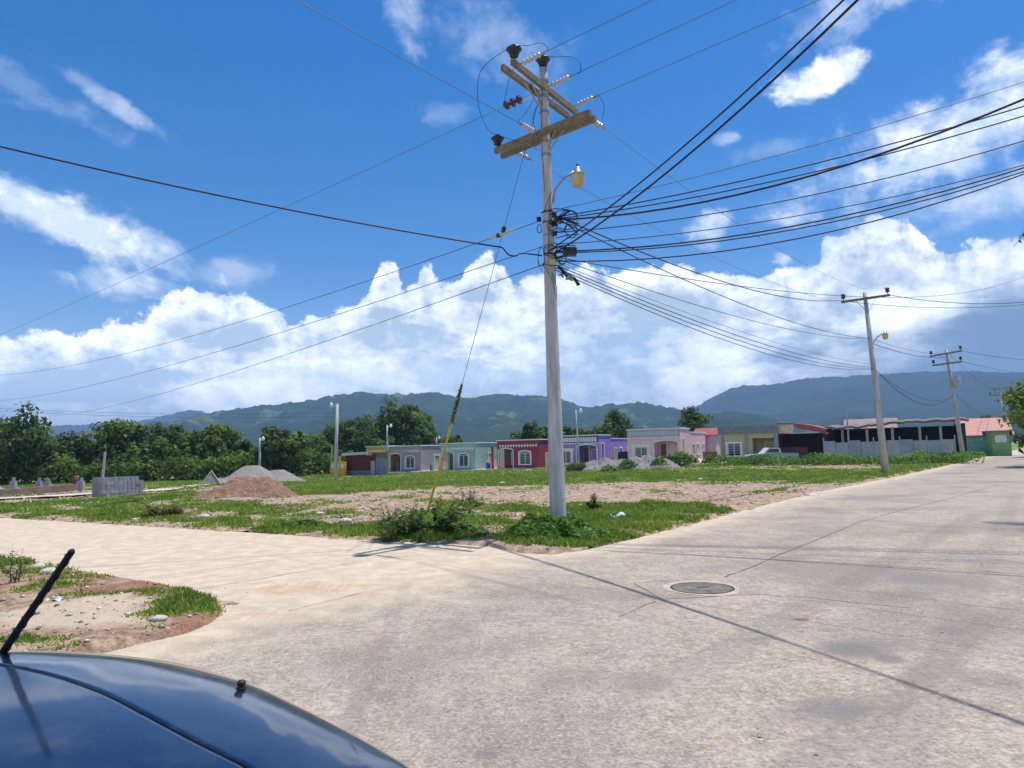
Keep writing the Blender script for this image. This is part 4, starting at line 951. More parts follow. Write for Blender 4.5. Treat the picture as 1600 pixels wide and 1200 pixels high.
# far left end: yellow wall with white band
A = on_row(516, -14); B = on_row(539, -14); o = empty('boundary_wall', (A.x, A.y, float(Hb(A.x, A.y))), math.atan2(B.y-A.y, B.x-A.x), 'yellow wall with a white band left of the red shed', 'wall')
L = (B-A).length; q = MB(); q.b6(0, L, 0, .3, -.8, 1.75); q.build('wall', MATS['paint_yellow_ochre'], o); q = MB(); q.b6(.25, L-.2, -.03, -.002, 1.0, 1.5); q.build('white_band', M_FRIEZE, o)
q = MB(); q.b6(L*.62, L*.62+.22, -.12, -.032, -.5, 2.25); q.build('pilaster', MATS['paint_yellow_ochre'], o)
def house_b(pxl, pxr, color, side, label, h=3.55, backing=None, dz=0.0, trimw=True, band=None):
    root, Wd = place_house(pxl, pxr, label, 0, dz); D1, D = 3.6, 10.5; h2 = h-.38
    m = mat('paint_'+label.split()[0]+'_'+label.split()[1], color, .85, .06, 1.2, .08, 30, dirt=tuple(c*.75 for c in color), dirtamt=.2)
    k = Wd/6.3; w0, w1 = .85*k, 2.4*k; p0, p1 = 3.25*k, Wd-.28; y0s, y1s = .75, 1.45
    xs = [0, w0, w1, p0, p1, Wd-.18, Wd]; ys = [0, .2, y0s, y1s, 1.6, D1]; zs = [-.6, .16, .45, 1.9, 2.1, 2.42, 2.62, h]
    def solid(x, y, z):
        if y < .2 and w0 < x < w1 and .45 < z < 1.9: return False
        if x > p0 and y < 1.6 and .16 < z < 2.62:
            if x > p1 and y < .2: return True
            if x > Wd-.18 and (y < y0s or y > y1s): return True
            if x > p1 and x < Wd-.18 and y < .75: return y < .2
            return False
        return True
    w = MB().vox(xs, ys, zs, solid); w.b6(0.0, Wd, D1, D, -.6, h2); spandrel(w, p0, p1, 2.3, .2, 2.62, .002, .198); w.build('wall', m, root)
    t = MB(); arch_strip(t, p0-.1, p1+.1, 2.3, .2, -.05, .21, .13); t.b6(p0-.11, p0, -.05, .2, .16, 2.3); t.b6(p1+.0, p1+.14, -.055, -.002, .16, 2.32); t.b6(p0+.95*k, p0+1.08*k, 1.42, 1.58, .16, 2.62); t.build('porch_trim', M_WHITE, root)
    # porch side opening trim on the right wall
    t = MB(); x = Wd+.002; t.b6(x, x+.05, y0s-.13, y0s, -.1, 2.75); t.b6(x, x+.05, y1s, y1s+.13, -.1, 2.75); t.b6(x, x+.052, y0s, y1s, 2.62, 2.75); t.build('side_opening_trim', M_WHITE if trimw else m, root)
    window(root, w0+.02, w1-.02, .55, 1.88, .02, 'F', 6, 0, .30 if backing else .16)
    window(root, p0+1.35*k, p1-.12, .35, 1.95, 1.58, 'F', 6, 0, .08)
    dr = MB(); dr.b6(p0+.25*k, p0+.85*k, 1.53, 1.595, .18, 2.15); dr.build('door', M_DOOR, root)
    f = MB(); fz0, fz1 = h-.72, h-.12; n = 15
    bk = MB(); bk.b6(.0, Wd, -.03, -.002, fz0-.08, fz1+.06); bk.build('frieze_band', backing or M_FRGREY, root)
    for i in range(n):
        cx = .2+(Wd-.4)*(i+.5)/n; f.b6(cx-.14, cx+.14, -.06, -.031, fz0+.04, fz1-.06)
    f.build('frieze', band or M_FRIEZE, root)
    c = MB(); c.b6(-.08, Wd+.08, -.12, D1+.08, h, h+.12); c.b6(-.05, Wd+.06, D1+.081, D+.06, h2, h2+.11); c.b6(-.02, Wd+.02, -.08, -.031, fz0-.2, fz0-.081); c.build('roof_coping', M_WHITE, root)
    # right side: door and two windows
    d = MB(); x = Wd+.002; d.b6(x, x+.05, 4.55, 4.67, .0, 2.15); d.b6(x, x+.05, 5.45, 5.57, .0, 2.15); d.b6(x, x+.052, 4.67, 5.45, 2.03, 2.15); d.b6(x, x+.02, 4.67, 5.45, 0.0, 1.0); fr = d.build('door', M_WHITE, root)
    d = MB(); d.b6(x, x+.015, 4.67, 5.45, 1.001, 2.03); d.build('pane', mat('frosted', (.35, .33, .2), .4, .2, 6), fr)
    window(root, 6.3, 7.2, 1.0, 2.05, Wd+.012, 'R', 3, 0, .16); window(root, 8.9, 9.6, 1.1, 2.05, Wd+.012, 'R', 3, 0, .14)
    return root, Wd, D
house_b(866, 936, (.31, .21, .58), None, 'purple violet bungalow with a frieze of white squares, half behind the big pole', band=M_FRIEZE, backing=mat('frieze_dark', (.10, .09, .16), .8, .1))
house_b(981, 1064, (.82, .54, .57), None, 'pink rose bungalow with grey frieze behind the rubble mound', h=3.75, backing=mat('frieze_pinkgrey', (.42, .38, .42), .8, .1), band=mat('frieze_square', (.55, .55, .60), .8, .1))
# things on / beside the houses
def on_house(px, back, z=0.0, dc=0.0):
    p = on_row(px, dc); d = Vector((-ROWS, 1, 0)).normalized(); p = p+d*back; p.z = float(Hb(p.x, p.y))+z; return p
def barrel(p, label):
    o = empty('barrel', p, 0, label, 'barrel', 'blue plastic barrels'); b = MB().lathe([(.26, 0), (.29, .05), (.285, .28), (.305, .31), (.285, .34), (.285, .58), (.305, .61), (.285, .64), (.28, .86), (.24, .92)], 20)
    b.build('body', mat('blue_plastic', (.012, .07, .33), .35, .05, 3, 0), o, True); MB().lathe([(.22, .915), (.22, .945), (.05, .95)], 20).build('lid', mat('blue_plastic_lid', (.02, .09, .38), .4, .05, 3, 0), o)
barrel(on_house(672, .4), 'blue barrel at the right side of the grey bungalow'); barrel(on_house(764, -.2), 'blue barrel beside the sage green bungalow')
p = on_house(771, -.2); o = empty('bucket', p, 0, 'small white bucket beside the blue barrel of the green bungalow', 'bucket'); MB().lathe([(.16, 0), (.2, .4), (.21, .42)], 16).build('body', M_WHITE, o, True); MB().tube([(-.2, 0, .4), (-.12, 0, .56), (.12, 0, .56), (.2, 0, .4)], .012, 6).build('handle', M_FRAMEW, o)
def post(px, label, m, h=2.6, w=.16, back=-1.0):
    p = on_house(px, back); o = empty('gate_post', p, math.atan(ROWS), label, 'post'); q = MB(); q.b6(-w/2, w/2, -w/2, w/2, -.4, h); q.build('post', m, o); q = MB(); q.b6(-w*.65, w*.65, -w*.65, w*.65, h, h+.08); q.build('cap', m, o)
post(683, 'pale green post between the grey and green bungalows', mat('paint_palegreen', (.30, .52, .42), .8), 2.75, .2); post(776, 'red post between the green and maroon bungalows', mat('paint_red', (.36, .035, .03), .8), 2.75, .22)
strip('front_pavement', [on_row(600, -1.0), on_row(700, -1.0), on_row(870, -1.0)], 1.6, mat('pale_paving', (.62, .60, .56), .9, .08), 'pale concrete pavement in front of the row houses', .09, True)
for px, lab in [(665, 'pale concrete yard slab between the grey and green bungalows'), (762, 'pale concrete yard slab between the green and maroon bungalows')]:
    p = on_house(px, 1.4); o = MB().box((0, 0, 0), (3.0, 5.2, .12)).build('yard_slab', MATS['pale_paving'], None, loc=(0, 0, 0)); o.location = (p.x, p.y, p.z+.10); o.rotation_euler = (0, 0, math.atan(ROWS)); tag(o, lab, None, None, 'structure')
# beige unpainted wall piece + dark tank by maroon house
p = on_house(850, .3); o = empty('yard_wall', p, math.atan(ROWS), 'beige gate pier and wall stub right of the maroon bungalow', 'wall'); q = MB(); q.b6(0, .35, 0, .3, -.4, 1.9); q.b6(.36, 1.6, .05, .25, -.4, 1.75); q.build('wall', mat('beige_render', (.55, .50, .40), .9), o); q = MB(); q.b6(.6, 1.4, -.02, .048, -.2, 1.55); q.build('gate', M_DARKIN, o)
p = on_house(969, 1.5); o = empty('water_tank', p, math.atan(ROWS), 'dark box tank on a plinth left of the pink bungalow', 'tank'); q = MB(); q.b6(-.8, .8, 0, 1.2, .55, 1.5); q.build('body', M_DARKIN, o); q = MB(); q.b6(-.7, .7, .1, 1.1, -.4, .549); q.b6(-1.25, -.85, .0, .4, -.4, 1.55); q.build('plinth', MATS['beige_render'], o)
# dark red shed in front of the yellow house
M_RED = mat('red_sheet', (.105, .012, .014), .6, .2, 2, .1); M_ZINC = mat('corrugated_zinc', (.40, .42, .44), .38, .15, 1.5, .1, metal=.7); M_LILAC = mat('lilac_door', (.38, .33, .38), .7, .12); M_SLATE = mat('slate_sheet', (.16, .19, .22), .6, .15)
s0 = G(540, 744); s1 = Vector((atY(600, 744, s0.y-4.2).x, s0.y-3.0, 0)); ang = math.atan2(s1.y-s0.y, s1.x-s0.x); SW = (s1-s0).length
sh = empty('shed', (s0.x, s0.y-.2, float(Hb(s0.x, s0.y))), ang, 'dark red sheet-metal shed with flat corrugated roof and lilac door', 'shed')
def corrug(mb, x0, x1, y, z0, z1, amp=.02, pitch=.09, vertical=True):
    if vertical:
        n = int((x1-x0)/pitch*4); vs = []
        for k in range(n+1): u = x0+(x1-x0)*k/n; o_ = amp*math.sin(2*math.pi*(u-x0)/pitch); vs += [(u, y+o_, z0), (u, y+o_, z1), (u, y+o_+.006, z1), (u, y+o_+.006, z0)]
    else:
        n = int((z1-z0)/pitch*4); vs = []
        for k in range(n+1): u = z0+(z1-z0)*k/n; o_ = amp*math.sin(2*math.pi*(u-z0)/pitch); vs += [(x1, y+o_, u), (x0, y+o_, u), (x0, y+o_+.006, u), (x1, y+o_+.006, u)]
    mb.add(vs, [(4*k+i, 4*k+(i+1) % 4, 4*k+4+(i+1) % 4, 4*k+4+i) for k in range(n) for i in range(4)])
zt = 2.75
q = MB(); q.b6(0, SW*.66, .02, .1, .62, zt-.35); q.b6(0, .08, .1, 3.6, -.3, zt-.3); q.b6(SW*.66, SW*.75, .02, .12, -.3, zt-.2); q.build('wall', M_RED, sh)
q = MB(); corrug(q, 0, SW*.64, .0, -.3, .66, .02, .2, False); q.build('base_panel', M_SLATE, sh)
q = MB(); q.b6(SW*.645, SW*.745, -.06, .015, -.1, 1.75); q.build('door', M_LILAC, sh)
q = MB(); corrug(q, SW*.76, SW+.05, .0, -.2, 2.0, .03, .2, False); q.build('metal_panel', M_ZINC, sh)
q = MB(); q.b6(SW*.66, SW+.1, .10, .18, 2.02, zt-.1); q.build('upper_wall', mat('brown_board', (.20, .15, .11), .8), sh)
q = MB(); vs = []; n = 80
for k in range(n+1):
    u = -.2+(SW+.45)*k/n; z = zt-.1+.16*k/n+.03*math.sin(k*1.9); vs += [(u, -.35, z), (u, 3.9, z-.12), (u, 3.9, z-.08), (u, -.35, z+.04)]
q.add(vs, [(4*k+i, 4*k+(i+1) % 4, 4*k+4+(i+1) % 4, 4*k+4+i) for k in range(n) for i in range(4)]); q.build('roof', M_ZINC, sh)
q = MB(); 
for k in range(22): u = -.15+SW*.66*k/22; q.b6(u, u+.11, -.40, -.365, zt-.34+.16*k/33, zt-.06+.16*k/33)
q.build('eaves_slats', M_FRAMEW, sh)
# -------- right-hand buildings
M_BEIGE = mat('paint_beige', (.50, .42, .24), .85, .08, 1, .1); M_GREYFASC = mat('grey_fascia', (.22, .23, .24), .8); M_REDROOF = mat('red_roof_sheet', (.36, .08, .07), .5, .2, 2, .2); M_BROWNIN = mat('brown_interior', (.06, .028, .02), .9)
def frame_at(pxl, pxr, label, name='house', dc=0.0, cat='house', group=None):
    A, B = on_row(pxl, dc), on_row(pxr, dc); Wd = (B-A).length
    return empty(name, (A.x, A.y, float(Hb(A.x, A.y))), math.atan2(B.y-A.y, B.x-A.x), label, cat, group), Wd
o, Wd = frame_at(1126, 1216, 'beige yellow bungalow with dark grey flat roof band and porch', group='painted bungalows in a row')
xs = [0, .7, 2.1, 3.25, Wd-.3, Wd]; ys = [0, .2, 1.8, 8]; zs = [-.5, .1, .75, 2.1, 2.5, 3.4]
def sb(x, y, z):
    if y < .2 and .7 < x < 2.1 and .75 < z < 2.1: return False
    if x > 3.25 and x < Wd-.3 and y < 1.8 and .1 < z < 2.5: return False
    return True
MB().vox(xs, ys, zs, sb).build('wall', M_BEIGE, o)
q = MB(); q.b6(-.15, Wd+.1, -.15, 8.1, 3.0, 3.75); q.build('roof', M_GREYFASC, o); window(o, .75, 2.05, .8, 2.05, .02, 'F', 4, 0, .16); window(o, 4.2, Wd-.6, .8, 2.0, 1.78, 'F', 4, 0, .1)
for u0, u1 in ((.2, .42), (2.5, 2.78), (Wd-.28, Wd+.1)): MB().b6(u0, u1, -.08, -.002, -.4, 2.99).build('pilaster', mat('grey_pilaster', (.30, .30, .31), .8), o)
o, Wd = frame_at(1217, 1291, 'open dark garage with cream fascia and curved red roof', dc=.6, cat='garage', name='garage')
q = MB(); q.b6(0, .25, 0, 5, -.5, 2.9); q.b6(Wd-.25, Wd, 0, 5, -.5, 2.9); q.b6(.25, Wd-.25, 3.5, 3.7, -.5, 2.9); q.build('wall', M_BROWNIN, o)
q = MB(); q.b6(0, Wd*.35, -.12, .0, 2.9, 3.75); q.build('fascia', mat('cream', (.70, .55, .36), .85), o)
q = MB(); vs = []; n = 20
for k in range(n+1):
    u = Wd*(.0+1.04*k/n); z = 3.95-.75*(k/n)**2.2; vs += [(u, -.25, z-.5 if k > n*.36 else z-.1), (u, 5, z), (u, 5, z+.08), (u, -.25, z)]
q.add(vs, [(4*k+i, 4*k+(i+1) % 4, 4*k+4+(i+1) % 4, 4*k+4+i) for k in range(n) for i in range(4)]); q.build('roof', M_REDROOF, o)
q = MB(); q.b6(.3, Wd*.62, .0, .06, -.4, 1.5); q.build('gate', mat('dark_red_gate', (.10, .025, .018), .6), o)
# long open shed behind the metal sheet fence
A, B = on_row(1292, 3.2), on_row(1500, 3.2); o, Wd = frame_at(1296, 1512, 'long low open-sided shed with dark interior and rusty roof', 'long_shed', 3.4, 'shed')
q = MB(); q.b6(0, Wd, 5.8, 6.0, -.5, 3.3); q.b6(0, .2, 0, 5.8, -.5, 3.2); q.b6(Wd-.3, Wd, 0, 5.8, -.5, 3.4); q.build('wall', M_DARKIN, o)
for u in [1.2, 3.4, 5.6, 7.9, 9.6]: MB().b6(u, u+.22, .0, .22, -.5, 3.25).build('post', mat('pale_post', (.42, .38, .33), .9), o)
q = MB(); vs = []; n = 60; rr = random.Random(3)
for k in range(n+1):
    u = -.3+(Wd+.6)*k/n; z = 3.35+.35*min(1, max(0, (k-14)/20))+.05*math.sin(k*.7)+rr.uniform(-.04, .04); vs += [(u, -.5, z-.15), (u, 6.2, z+.35), (u, 6.2, z+.42), (u, -.5, z+.05)]
q.add(vs, [(4*k+i, 4*k+(i+1) % 4, 4*k+4+(i+1) % 4, 4*k+4+i) for k in range(n) for i in range(4)]); q.build('roof', mat('rusty_roof', (.16, .135, .12), .8, .35, 1.2, .2, dirt=(.22, .1, .06)), o)
o, Wd = frame_at(1288, 1494, 'pale blue-grey corrugated metal sheet fence along the road side lot', 'sheet_fence', -1.2, 'fence')
for k in range(10):
    q = MB(); u0 = Wd*k/10; u1 = Wd*(k+1)/10-.03; hh = 1.95+random.Random(k).uniform(-.12, .1)
    corrug(q, u0, u1, 0, -.4, hh, .03, .22); p_ = q.build('sheet_panel', mat('fence_sheet%d' % (k % 4), [(.34, .40, .48), (.40, .42, .44), (.31, .36, .46), (.37, .39, .42)][k % 4], .5, .12, 1, .1, dirt=(.35, .27, .22), dirtamt=.3), o)
for k in range(6):
    q = MB(); u = Wd*k/5-.05; q.b6(u, u+.1, .06, .16, -.5, 2.3); q.build('post', MATS['pale_post'], o)
# house roof peeking above the shed
def gable(name, loc, rz, w, d, hw, hr, mw_, mr_, label, cat='house', group=None):
    o = empty(name, loc, rz, label, cat, group); q = MB(); q.b6(0, w, 0, d, -.6, hw); q.add([(0, 0, hw), (0, d, hw), (0, d/2, hr-.05), (w, 0, hw), (w, d, hw), (w, d/2, hr-.05)], [(0, 1, 2), (3, 5, 4), (0, 2, 5, 3), (1, 4, 5, 2)]); q.build('wall', mw_, o)
    q = MB(); e = .35; 
    for sg in (0, 1):
        ya, yb = (-e, d/2) if sg == 0 else (d+e, d/2); za = hw-.12; q.add([(-e, ya, za), (w+e, ya, za), (w+e, yb, hr), (-e, yb, hr), (-e, ya, za+.07), (w+e, ya, za+.07), (w+e, yb, hr+.07), (-e, yb, hr+.07)], [(0, 1, 2, 3), (4, 5, 6, 7), (0, 1, 5, 4), (0, 3, 7, 4), (1, 2, 6, 5)])
    q.build('roof', mr_, o); return o
p = on_row(1380, 12); gable('house', (p.x, p.y+8, 0), -.5, 5, 6, 3.0, 4.6, mat('pale_wall', (.45, .43, .38), .85), mat('pink_roof', (.26, .17, .15), .6, .2), 'gabled house with faded pink roof behind the long shed')
p = atY(1506, 712, 82); gh = gable('house', (p.x, p.y, 0), -.45, 4.6, 6, 2.4, 4.3, mat('teal_wall', (.18, .42, .38), .85), M_REDROOF, 'house with bright red sheet roof and teal wall at the road bend')
q = MB(); q.b6(2.6, 3.3, -.05, -.002, 0, 2.0); q.build('door', M_DARKIN, gh)
p = atY(1552, 712, 79); o = empty('house', (p.x, p.y, 0), -.3, 'small bright lime green house beside the red-roofed house', 'house'); q = MB(); q.b6(0, 1.7, 0, 3, -.5, 2.7); q.build('wall', mat('lime_wall', (.24, .42, .16), .85), o); q = MB(); q.b6(-.2, 2.6, -.4, 3.2, 2.7, 2.82); q.build('roof', M_GREYFASC, o); q = MB(); q.b6(.3, 1.4, -.03, -.002, 1.5, 2.3); q.build('painted_panel', M_FRIEZE, o)
p = on_row(1118, 9); gable('house', (p.x-1.2, p.y+4, 0), -.5, 2.4, 3, 3.2, 3.95, mat('paint_palepink', (.68, .52, .54), .85), M_REDROOF, 'pale pink house with red roof tip behind the pink bungalow')
p = on_row(1121, -1.5); o = empty('brick_oven', (p.x-.6, p.y, 0), 0, 'dark rusty oven-like box between the pink and beige bungalows', 'oven'); q = MB(); q.b6(-.6, .6, 0, 1, -.2, 1.25); q.build('body', mat('rusty_body', (.22, .09, .05), .8), o); q = MB(); q.b6(-.45, .45, -.03, -.002, .1, .85); q.build('opening', M_DARKIN, o)
# pickup truck parked before the beige house
def pickup(loc, rz, label):
    o = empty('pickup_truck', loc, rz, label, 'pickup truck'); blue = mat('truck_paint', (.30, .42, .56), .3, .05, 2, 0, spec=.6); wh = mat('truck_white', (.70, .71, .72), .35, .05, 2, 0); gl = M_GLASS; ty = mat('tyre', (.02, .02, .02), .9)
    prof = [(-2.4, .45), (-2.4, .98), (-2.25, 1.02), (-.75, 1.06), (-.72, 1.02), (.95, 1.02), (2.1, .95), (2.35, .82), (2.4, .45)]
    def ext(mb, pr, y0, y1):
        n = len(pr); mb.add([(x, y0, z) for x, z in pr]+[(x, y1, z) for x, z in pr], [tuple(range(n)), tuple(range(2*n-1, n-1, -1))]+[(i, (i+1) % n, n+(i+1) % n, n+i) for i in range(n)])
    q = MB(); ext(q, prof, -.85, .85); q.build('body', blue, o)
    q = MB(); ext(q, [(-.78, 1.065), (-.68, 1.55), (.35, 1.58), (.95, 1.03)], -.76, .76); cb = q.build('cab', wh, o)
    q = MB(); ext(q, [(-.6, 1.12), (-.55, 1.46), (.28, 1.48), (.68, 1.12)], -.775, .775); q.build('side_window', gl, cb)
    for x in (-1.5, 1.5):
        for y in (-.8, .8):
            q = MB().lathe([(.2, -.1), (.33, -.1), (.36, -.06), (.36, .06), (.33, .1), (.2, .1)], 20, (x, y, .36), (0, 1, 0)); w = q.build('wheel', ty, o); MB().lathe([(.18, -.105), (.05, -.115), (.05, .115), (.18, .105)], 14, (x, y, .36), (0, 1, 0)).build('rim', wh, w)
    q = MB(); q.b6(2.401, 2.5, -.85, .85, .42, .6); q.build('bumper', M_FRAMEW, o)
    for y in (-.6, .6): q = MB(); q.b6(2.36, 2.42, y-.12, y+.12, .66, .8); q.build('headlight', M_WHITE, o)
p = on_row(1204, -3.2); pickup((p.x, p.y, -.05), math.atan(ROWS)+math.pi+.5, 'light blue and white pickup truck parked before the beige bungalow')
# ------------------------------------------------------------- the big utility pole
def concpole():
    m, b, p = new_mat('pole_concrete'); co = b.node('ShaderNodeTexCoord').outputs['Object']
    mp = b.node('ShaderNodeMapping'); b.put(mp.inputs[0], co); mp.inputs['Scale'].default_value = (6, 6, .7); s1 = b.noise(mp.outputs[0], 1.2, 8, .68); n = b.noise(co, 2.5, 6, .6); f = b.noise(co, 50, 5, .7)
    c = b.mix(b.ss(s1, .35, .65), (.36, .355, .345), (.56, .55, .535)); c = b.mix(b.m('MULTIPLY', b.ss(n, .55, .75), .35), c, (.30, .27, .24)); c = b.mix(b.m('MULTIPLY', b.ss(f, .6, .72), .35), c, (.2, .19, .18))
    vz = b.voro(co, 3.2); c = b.mix(b.m('MULTIPLY', b.ss(vz, .09, .05), .55), c, (.16, .15, .14))
    b.put(p.inputs['Base Color'], c); p.inputs['Roughness'].default_value = .85; b.put(p.inputs['Normal'], b.bump(b.m('ADD', f, s1), .35, .01)); return m
M_POLE = concpole(); M_BLACKC = mat('black_cable', (.012, .012, .013), .55, .1, 9, 0); M_ALU = mat('bare_conductor', (.17, .175, .18), .45, .1, 9, 0, metal=.5); M_IRON = mat('galvanised', (.33, .34, .35), .45, .15, 6, .1, metal=.7)
M_BLKINS = mat('black_porcelain', (.012, .009, .009), .25, .1, 4, 0, spec=.6); M_BRNINS = mat('brown_porcelain', (.055, .018, .014), .2, .1, 4, 0, spec=.7); M_GRYINS = mat('grey_porcelain', (.50, .52, .54), .25, .08, 4, 0, spec=.6); M_YEL = mat('yellow_plastic', (.62, .46, .04), .5, .1, 6, 0)
def woodmat():
    m, b, p = new_mat('arm_wood'); co = b.node('ShaderNodeTexCoord').outputs['Object']; n = b.noise(co, 9, 7, .7, dist=1.5); g = b.noise(co, 2, 5, .6); c = b.mix(b.ss(n, .3, .7), (.13, .11, .065), (.30, .245, .14)); c = b.mix(b.m('MULTIPLY', b.ss(g, .5, .7), .6), c, (.15, .17, .11))
    b.put(p.inputs['Base Color'], c); p.inputs['Roughness'].default_value = .9; b.put(p.inputs['Normal'], b.bump(n, .5, .01)); return m
M_WOOD = woodmat()
PB = G(873, 836); PY = PB.y
PT = atY(848.5, 107, PY-.05)
def axis(py):   # point on the pole axis at photo row py
    lo, hi = 0.0, 1.0
    for _ in range(40):
        mid = (lo+hi)/2
        if proj(PB.lerp(PT, mid))[1] > py: lo = mid
        else: hi = mid
    return PB.lerp(PT, lo)
UP = empty('utility_pole', PB, 0, 'big tapered concrete utility pole at the street corner, nearest of the poles', 'utility pole', 'concrete utility poles')
def L(p): return Vector(p)-PB
n = 30; pts = [L(PB.lerp(PT, k/n)) for k in range(n+1)]; pts[0].z -= .4
RB, RT = .172, .088
MB().tube(pts, [RB+(RT-RB)*k/n for k in range(n+1)], 28).build('pole_shaft', M_POLE, UP, True)
def insul(mb, a, b, n, R, r=.03):     # stacked sheds from a to b
    a = Vector(a); b = Vector(b); ax = (b-a); Ln = ax.length; prof = [(r*.6, 0)]; p = Ln/n
    for k in range(n): z = k*p; prof += [(r, z+p*.08), (r, z+p*.3), (R, z+p*.42), (R*.96, z+p*.6), (r, z+p*.72)]
    prof += [(r*.6, Ln)]; mb.lathe(prof, 14, a, ax)
def pin(p, s=1.0):
    b = MB(); b.lathe([(.02*s, -.16*s), (.022*s, 0), (.085*s, .0), (.095*s, .02*s), (.06*s, .05*s), (.075*s, .06*s), (.115*s, .075*s), (.12*s, .09*s), (.075*s, .115*s), (.15*s, .135*s), (.165*s, .15*s), (.15*s, .17*s), (.07*s, .195*s), (.055*s, .22*s), (.06*s, .24*s), (.03*s, .26*s)], 20, L(p)); b.build('pin_insulator', M_BLKINS, UP, True)
# upper pair of arms
zA = atY(847, 133, PY-.24).z; zB = atY(847, 150, PY+.24).z; zC = atY(850, 207, PY-.25).z; zD = atY(851, 219, PY+.25).z
A0, A1 = atZ(800, 96, zA), atZ(902, 177, zA); B0, B1 = atZ(785, 105, zB), atZ(887, 181, zB); Cc0, Cc1 = atZ(774, 236, zC), atZ(922, 176, zC); D0, D1_ = atZ(784, 244, zD), atZ(930, 185, zD)
for a, b in ((A0, A1), (B0, B1), (Cc0, Cc1), (D0, D1_)):
    MB().beam(L(a), L(b), .085, .125).build('crossarm', M_WOOD, UP)
def rod(pa, pb, w=.035, nm='brace', m=M_IRON): MB().beam(L(pa), L(pb), w, .012).build(nm, m, UP)
rod(atZ(820, 129, zB-.05), axis(181)); rod(atZ(831, 130, zA-.07), axis(172)); rod(atZ(866, 152, zA-.07), axis(172)); rod(atZ(868, 170, zB-.05), axis(178))
rod(atZ(820, 223, zC-.07), axis(240)); rod(atZ(868, 202, zC-.07), axis(240)); rod(atZ(880, 204, zD-.07), axis(243))
rod(atZ(796, 107, zA), atZ(797, 112, zB), .02, 'spacer_bolt'); rod(A1, B1, .02, 'spacer_bolt'); rod(atZ(825, 216, zC), atZ(829, 225, zD), .02, 'spacer_bolt'); rod(Cc1.lerp(Cc0, .08), D1_.lerp(D0, .08), .02, 'spacer_bolt')
for py in (128, 152, 176, 206, 222, 243):
    c = axis(py); b = MB(); b.lathe([(.108, -.025), (.114, -.025), (.114, .025), (.108, .025)], 22, L(c)); b.build('pole_band', M_IRON, UP)
p1 = A0.lerp(A1, .03)+Vector((0, 0, .14)); pin(p1, 1.0); pin(PT+Vector((0, 0, .05)), 1.0); p3 = Cc0.lerp(Cc1, .03)+Vector((0, 0, .12)); pin(p3, .95)
# lamp
la = axis(318)+Vector((.11, 0, 0)); lt = atY(897, 268, PY-.15); lm = atY(868, 295, PY-.05)
lampo = MB(); lampo.tube([L(la), L(la)+Vector((.03, 0, .15)), L(lm), L(lm.lerp(lt, .5))+Vector((0, 0, .06)), L(lt)], .022, 8); lp = lampo.build('lamp', M_IRON, UP, True)
lc = atY(903, 292, PY-.15)
MB().lathe([(.075, 0), (.11, .02), (.135, .10), (.15, .20), (.155, .27)], 22, L(lc)).build('lamp_shade', mat('lamp_refractor', (.62, .46, .20), .35, .1, 3, 0, spec=.6), lp, True)
MB().lathe([(.16, .27), (.165, .29), (.10, .31), (.075, .33), (.065, .42), (.05, .44)], 22, L(lc)).build('lamp_housing', mat('lamp_housing', (.55, .56, .57), .35, .1, 3, 0, metal=.6), lp, True)
MB().lathe([(.03, .44), (.03, .50), (.02, .51)], 12, L(lc)).build('photocell', mat('photocell_blue', (.02, .06, .3), .4), lp)

# ------------------------------------------------------------- cables
def curve(S, P, sag=0.0, ext=1.0, n=28):
    return [Vector((S.x+(P.x-S.x)*t, S.y+(P.y-S.y)*t, S.z+(P.z-S.z)*t-sag*4*t*(1-t))) for t in [ext*k/n for k in range(n+1)]]
def cable(pts, r, label, m=M_BLACKC, group='overhead cables on the big pole', name='overhead_cable', cat='cable'):
    c = Vector(pts[0]); r = r*.8; return tag(MB().tube(pts, r, 6).build(name, m, None, True, loc=tuple(c)), label, cat, group)
def strung(S, P, label, ns=5, frac_len=.52, R=.058, m=M_GRYINS, sag=0, ext=1.0, r=.0075, cm=M_ALU, pre=.10, nm='insulator_string'):
    d = (P-S).normalized(); a = S+d*pre; b = a+d*frac_len; q = MB(); insul(q, L(a), L(b), ns, R, R*.5); q.build(nm, m, UP, True); MB().tube([L(S), L(a)], .012, 6).build('shackle', M_IRON, UP); e = b+d*.16
    MB().lathe([(.012, 0), (.028, .03), (.028, .08), (.012, .16)], 8, L(b), d).build('dead_end_clamp', M_IRON, UP)
    cable(curve(e, e+(P-S), sag, ext), r, label, cm); return e
S1 = atZ(811, 101, zA); P1 = atZ(1020, 0, zA-.25); e1 = strung(S1, P1, 'bare power line from the top arm left end, uppermost of three', ext=6)
S2 = atZ(857, 135, zA); P2_ = atZ(1150, 0, zA-.3); e2 = strung(S2, P2_, 'bare power line from the top arm middle, second of three', ext=5)
S3 = atZ(896, 166, zA); P3 = atZ(1280, 0, zA-.4); e3 = strung(S3, P3, 'bare power line from the top arm right end, third of three', ext=5)
# brown big insulators and the line running away to the far left
S4 = atZ(828, 148, zB); P4 = atZ(20, 515, 8.3); d4 = (P4-S4).normalized(); a4 = S4+d4*.12
q = MB(); insul(q, L(a4+d4*.1), L(a4+d4*.62), 3, .105, .04); q.build('insulator_string', M_BRNINS, UP, True); MB().tube([L(S4), L(a4+d4*.1)], .012, 6).build('shackle', M_IRON, UP)
e4 = a4+d4*.66; cable(curve(e4, P4, .05, 1.9), .008, 'thin bare power line running down to the far left from the brown insulators', M_ALU)
# lower arm lines
S6 = atZ(838, 207, zC); P6 = atZ(463, 0, zC-.2); e6 = strung(S6, P6, 'bare power line crossing the upper left sky from the lower arms', ext=5, frac_len=.42)
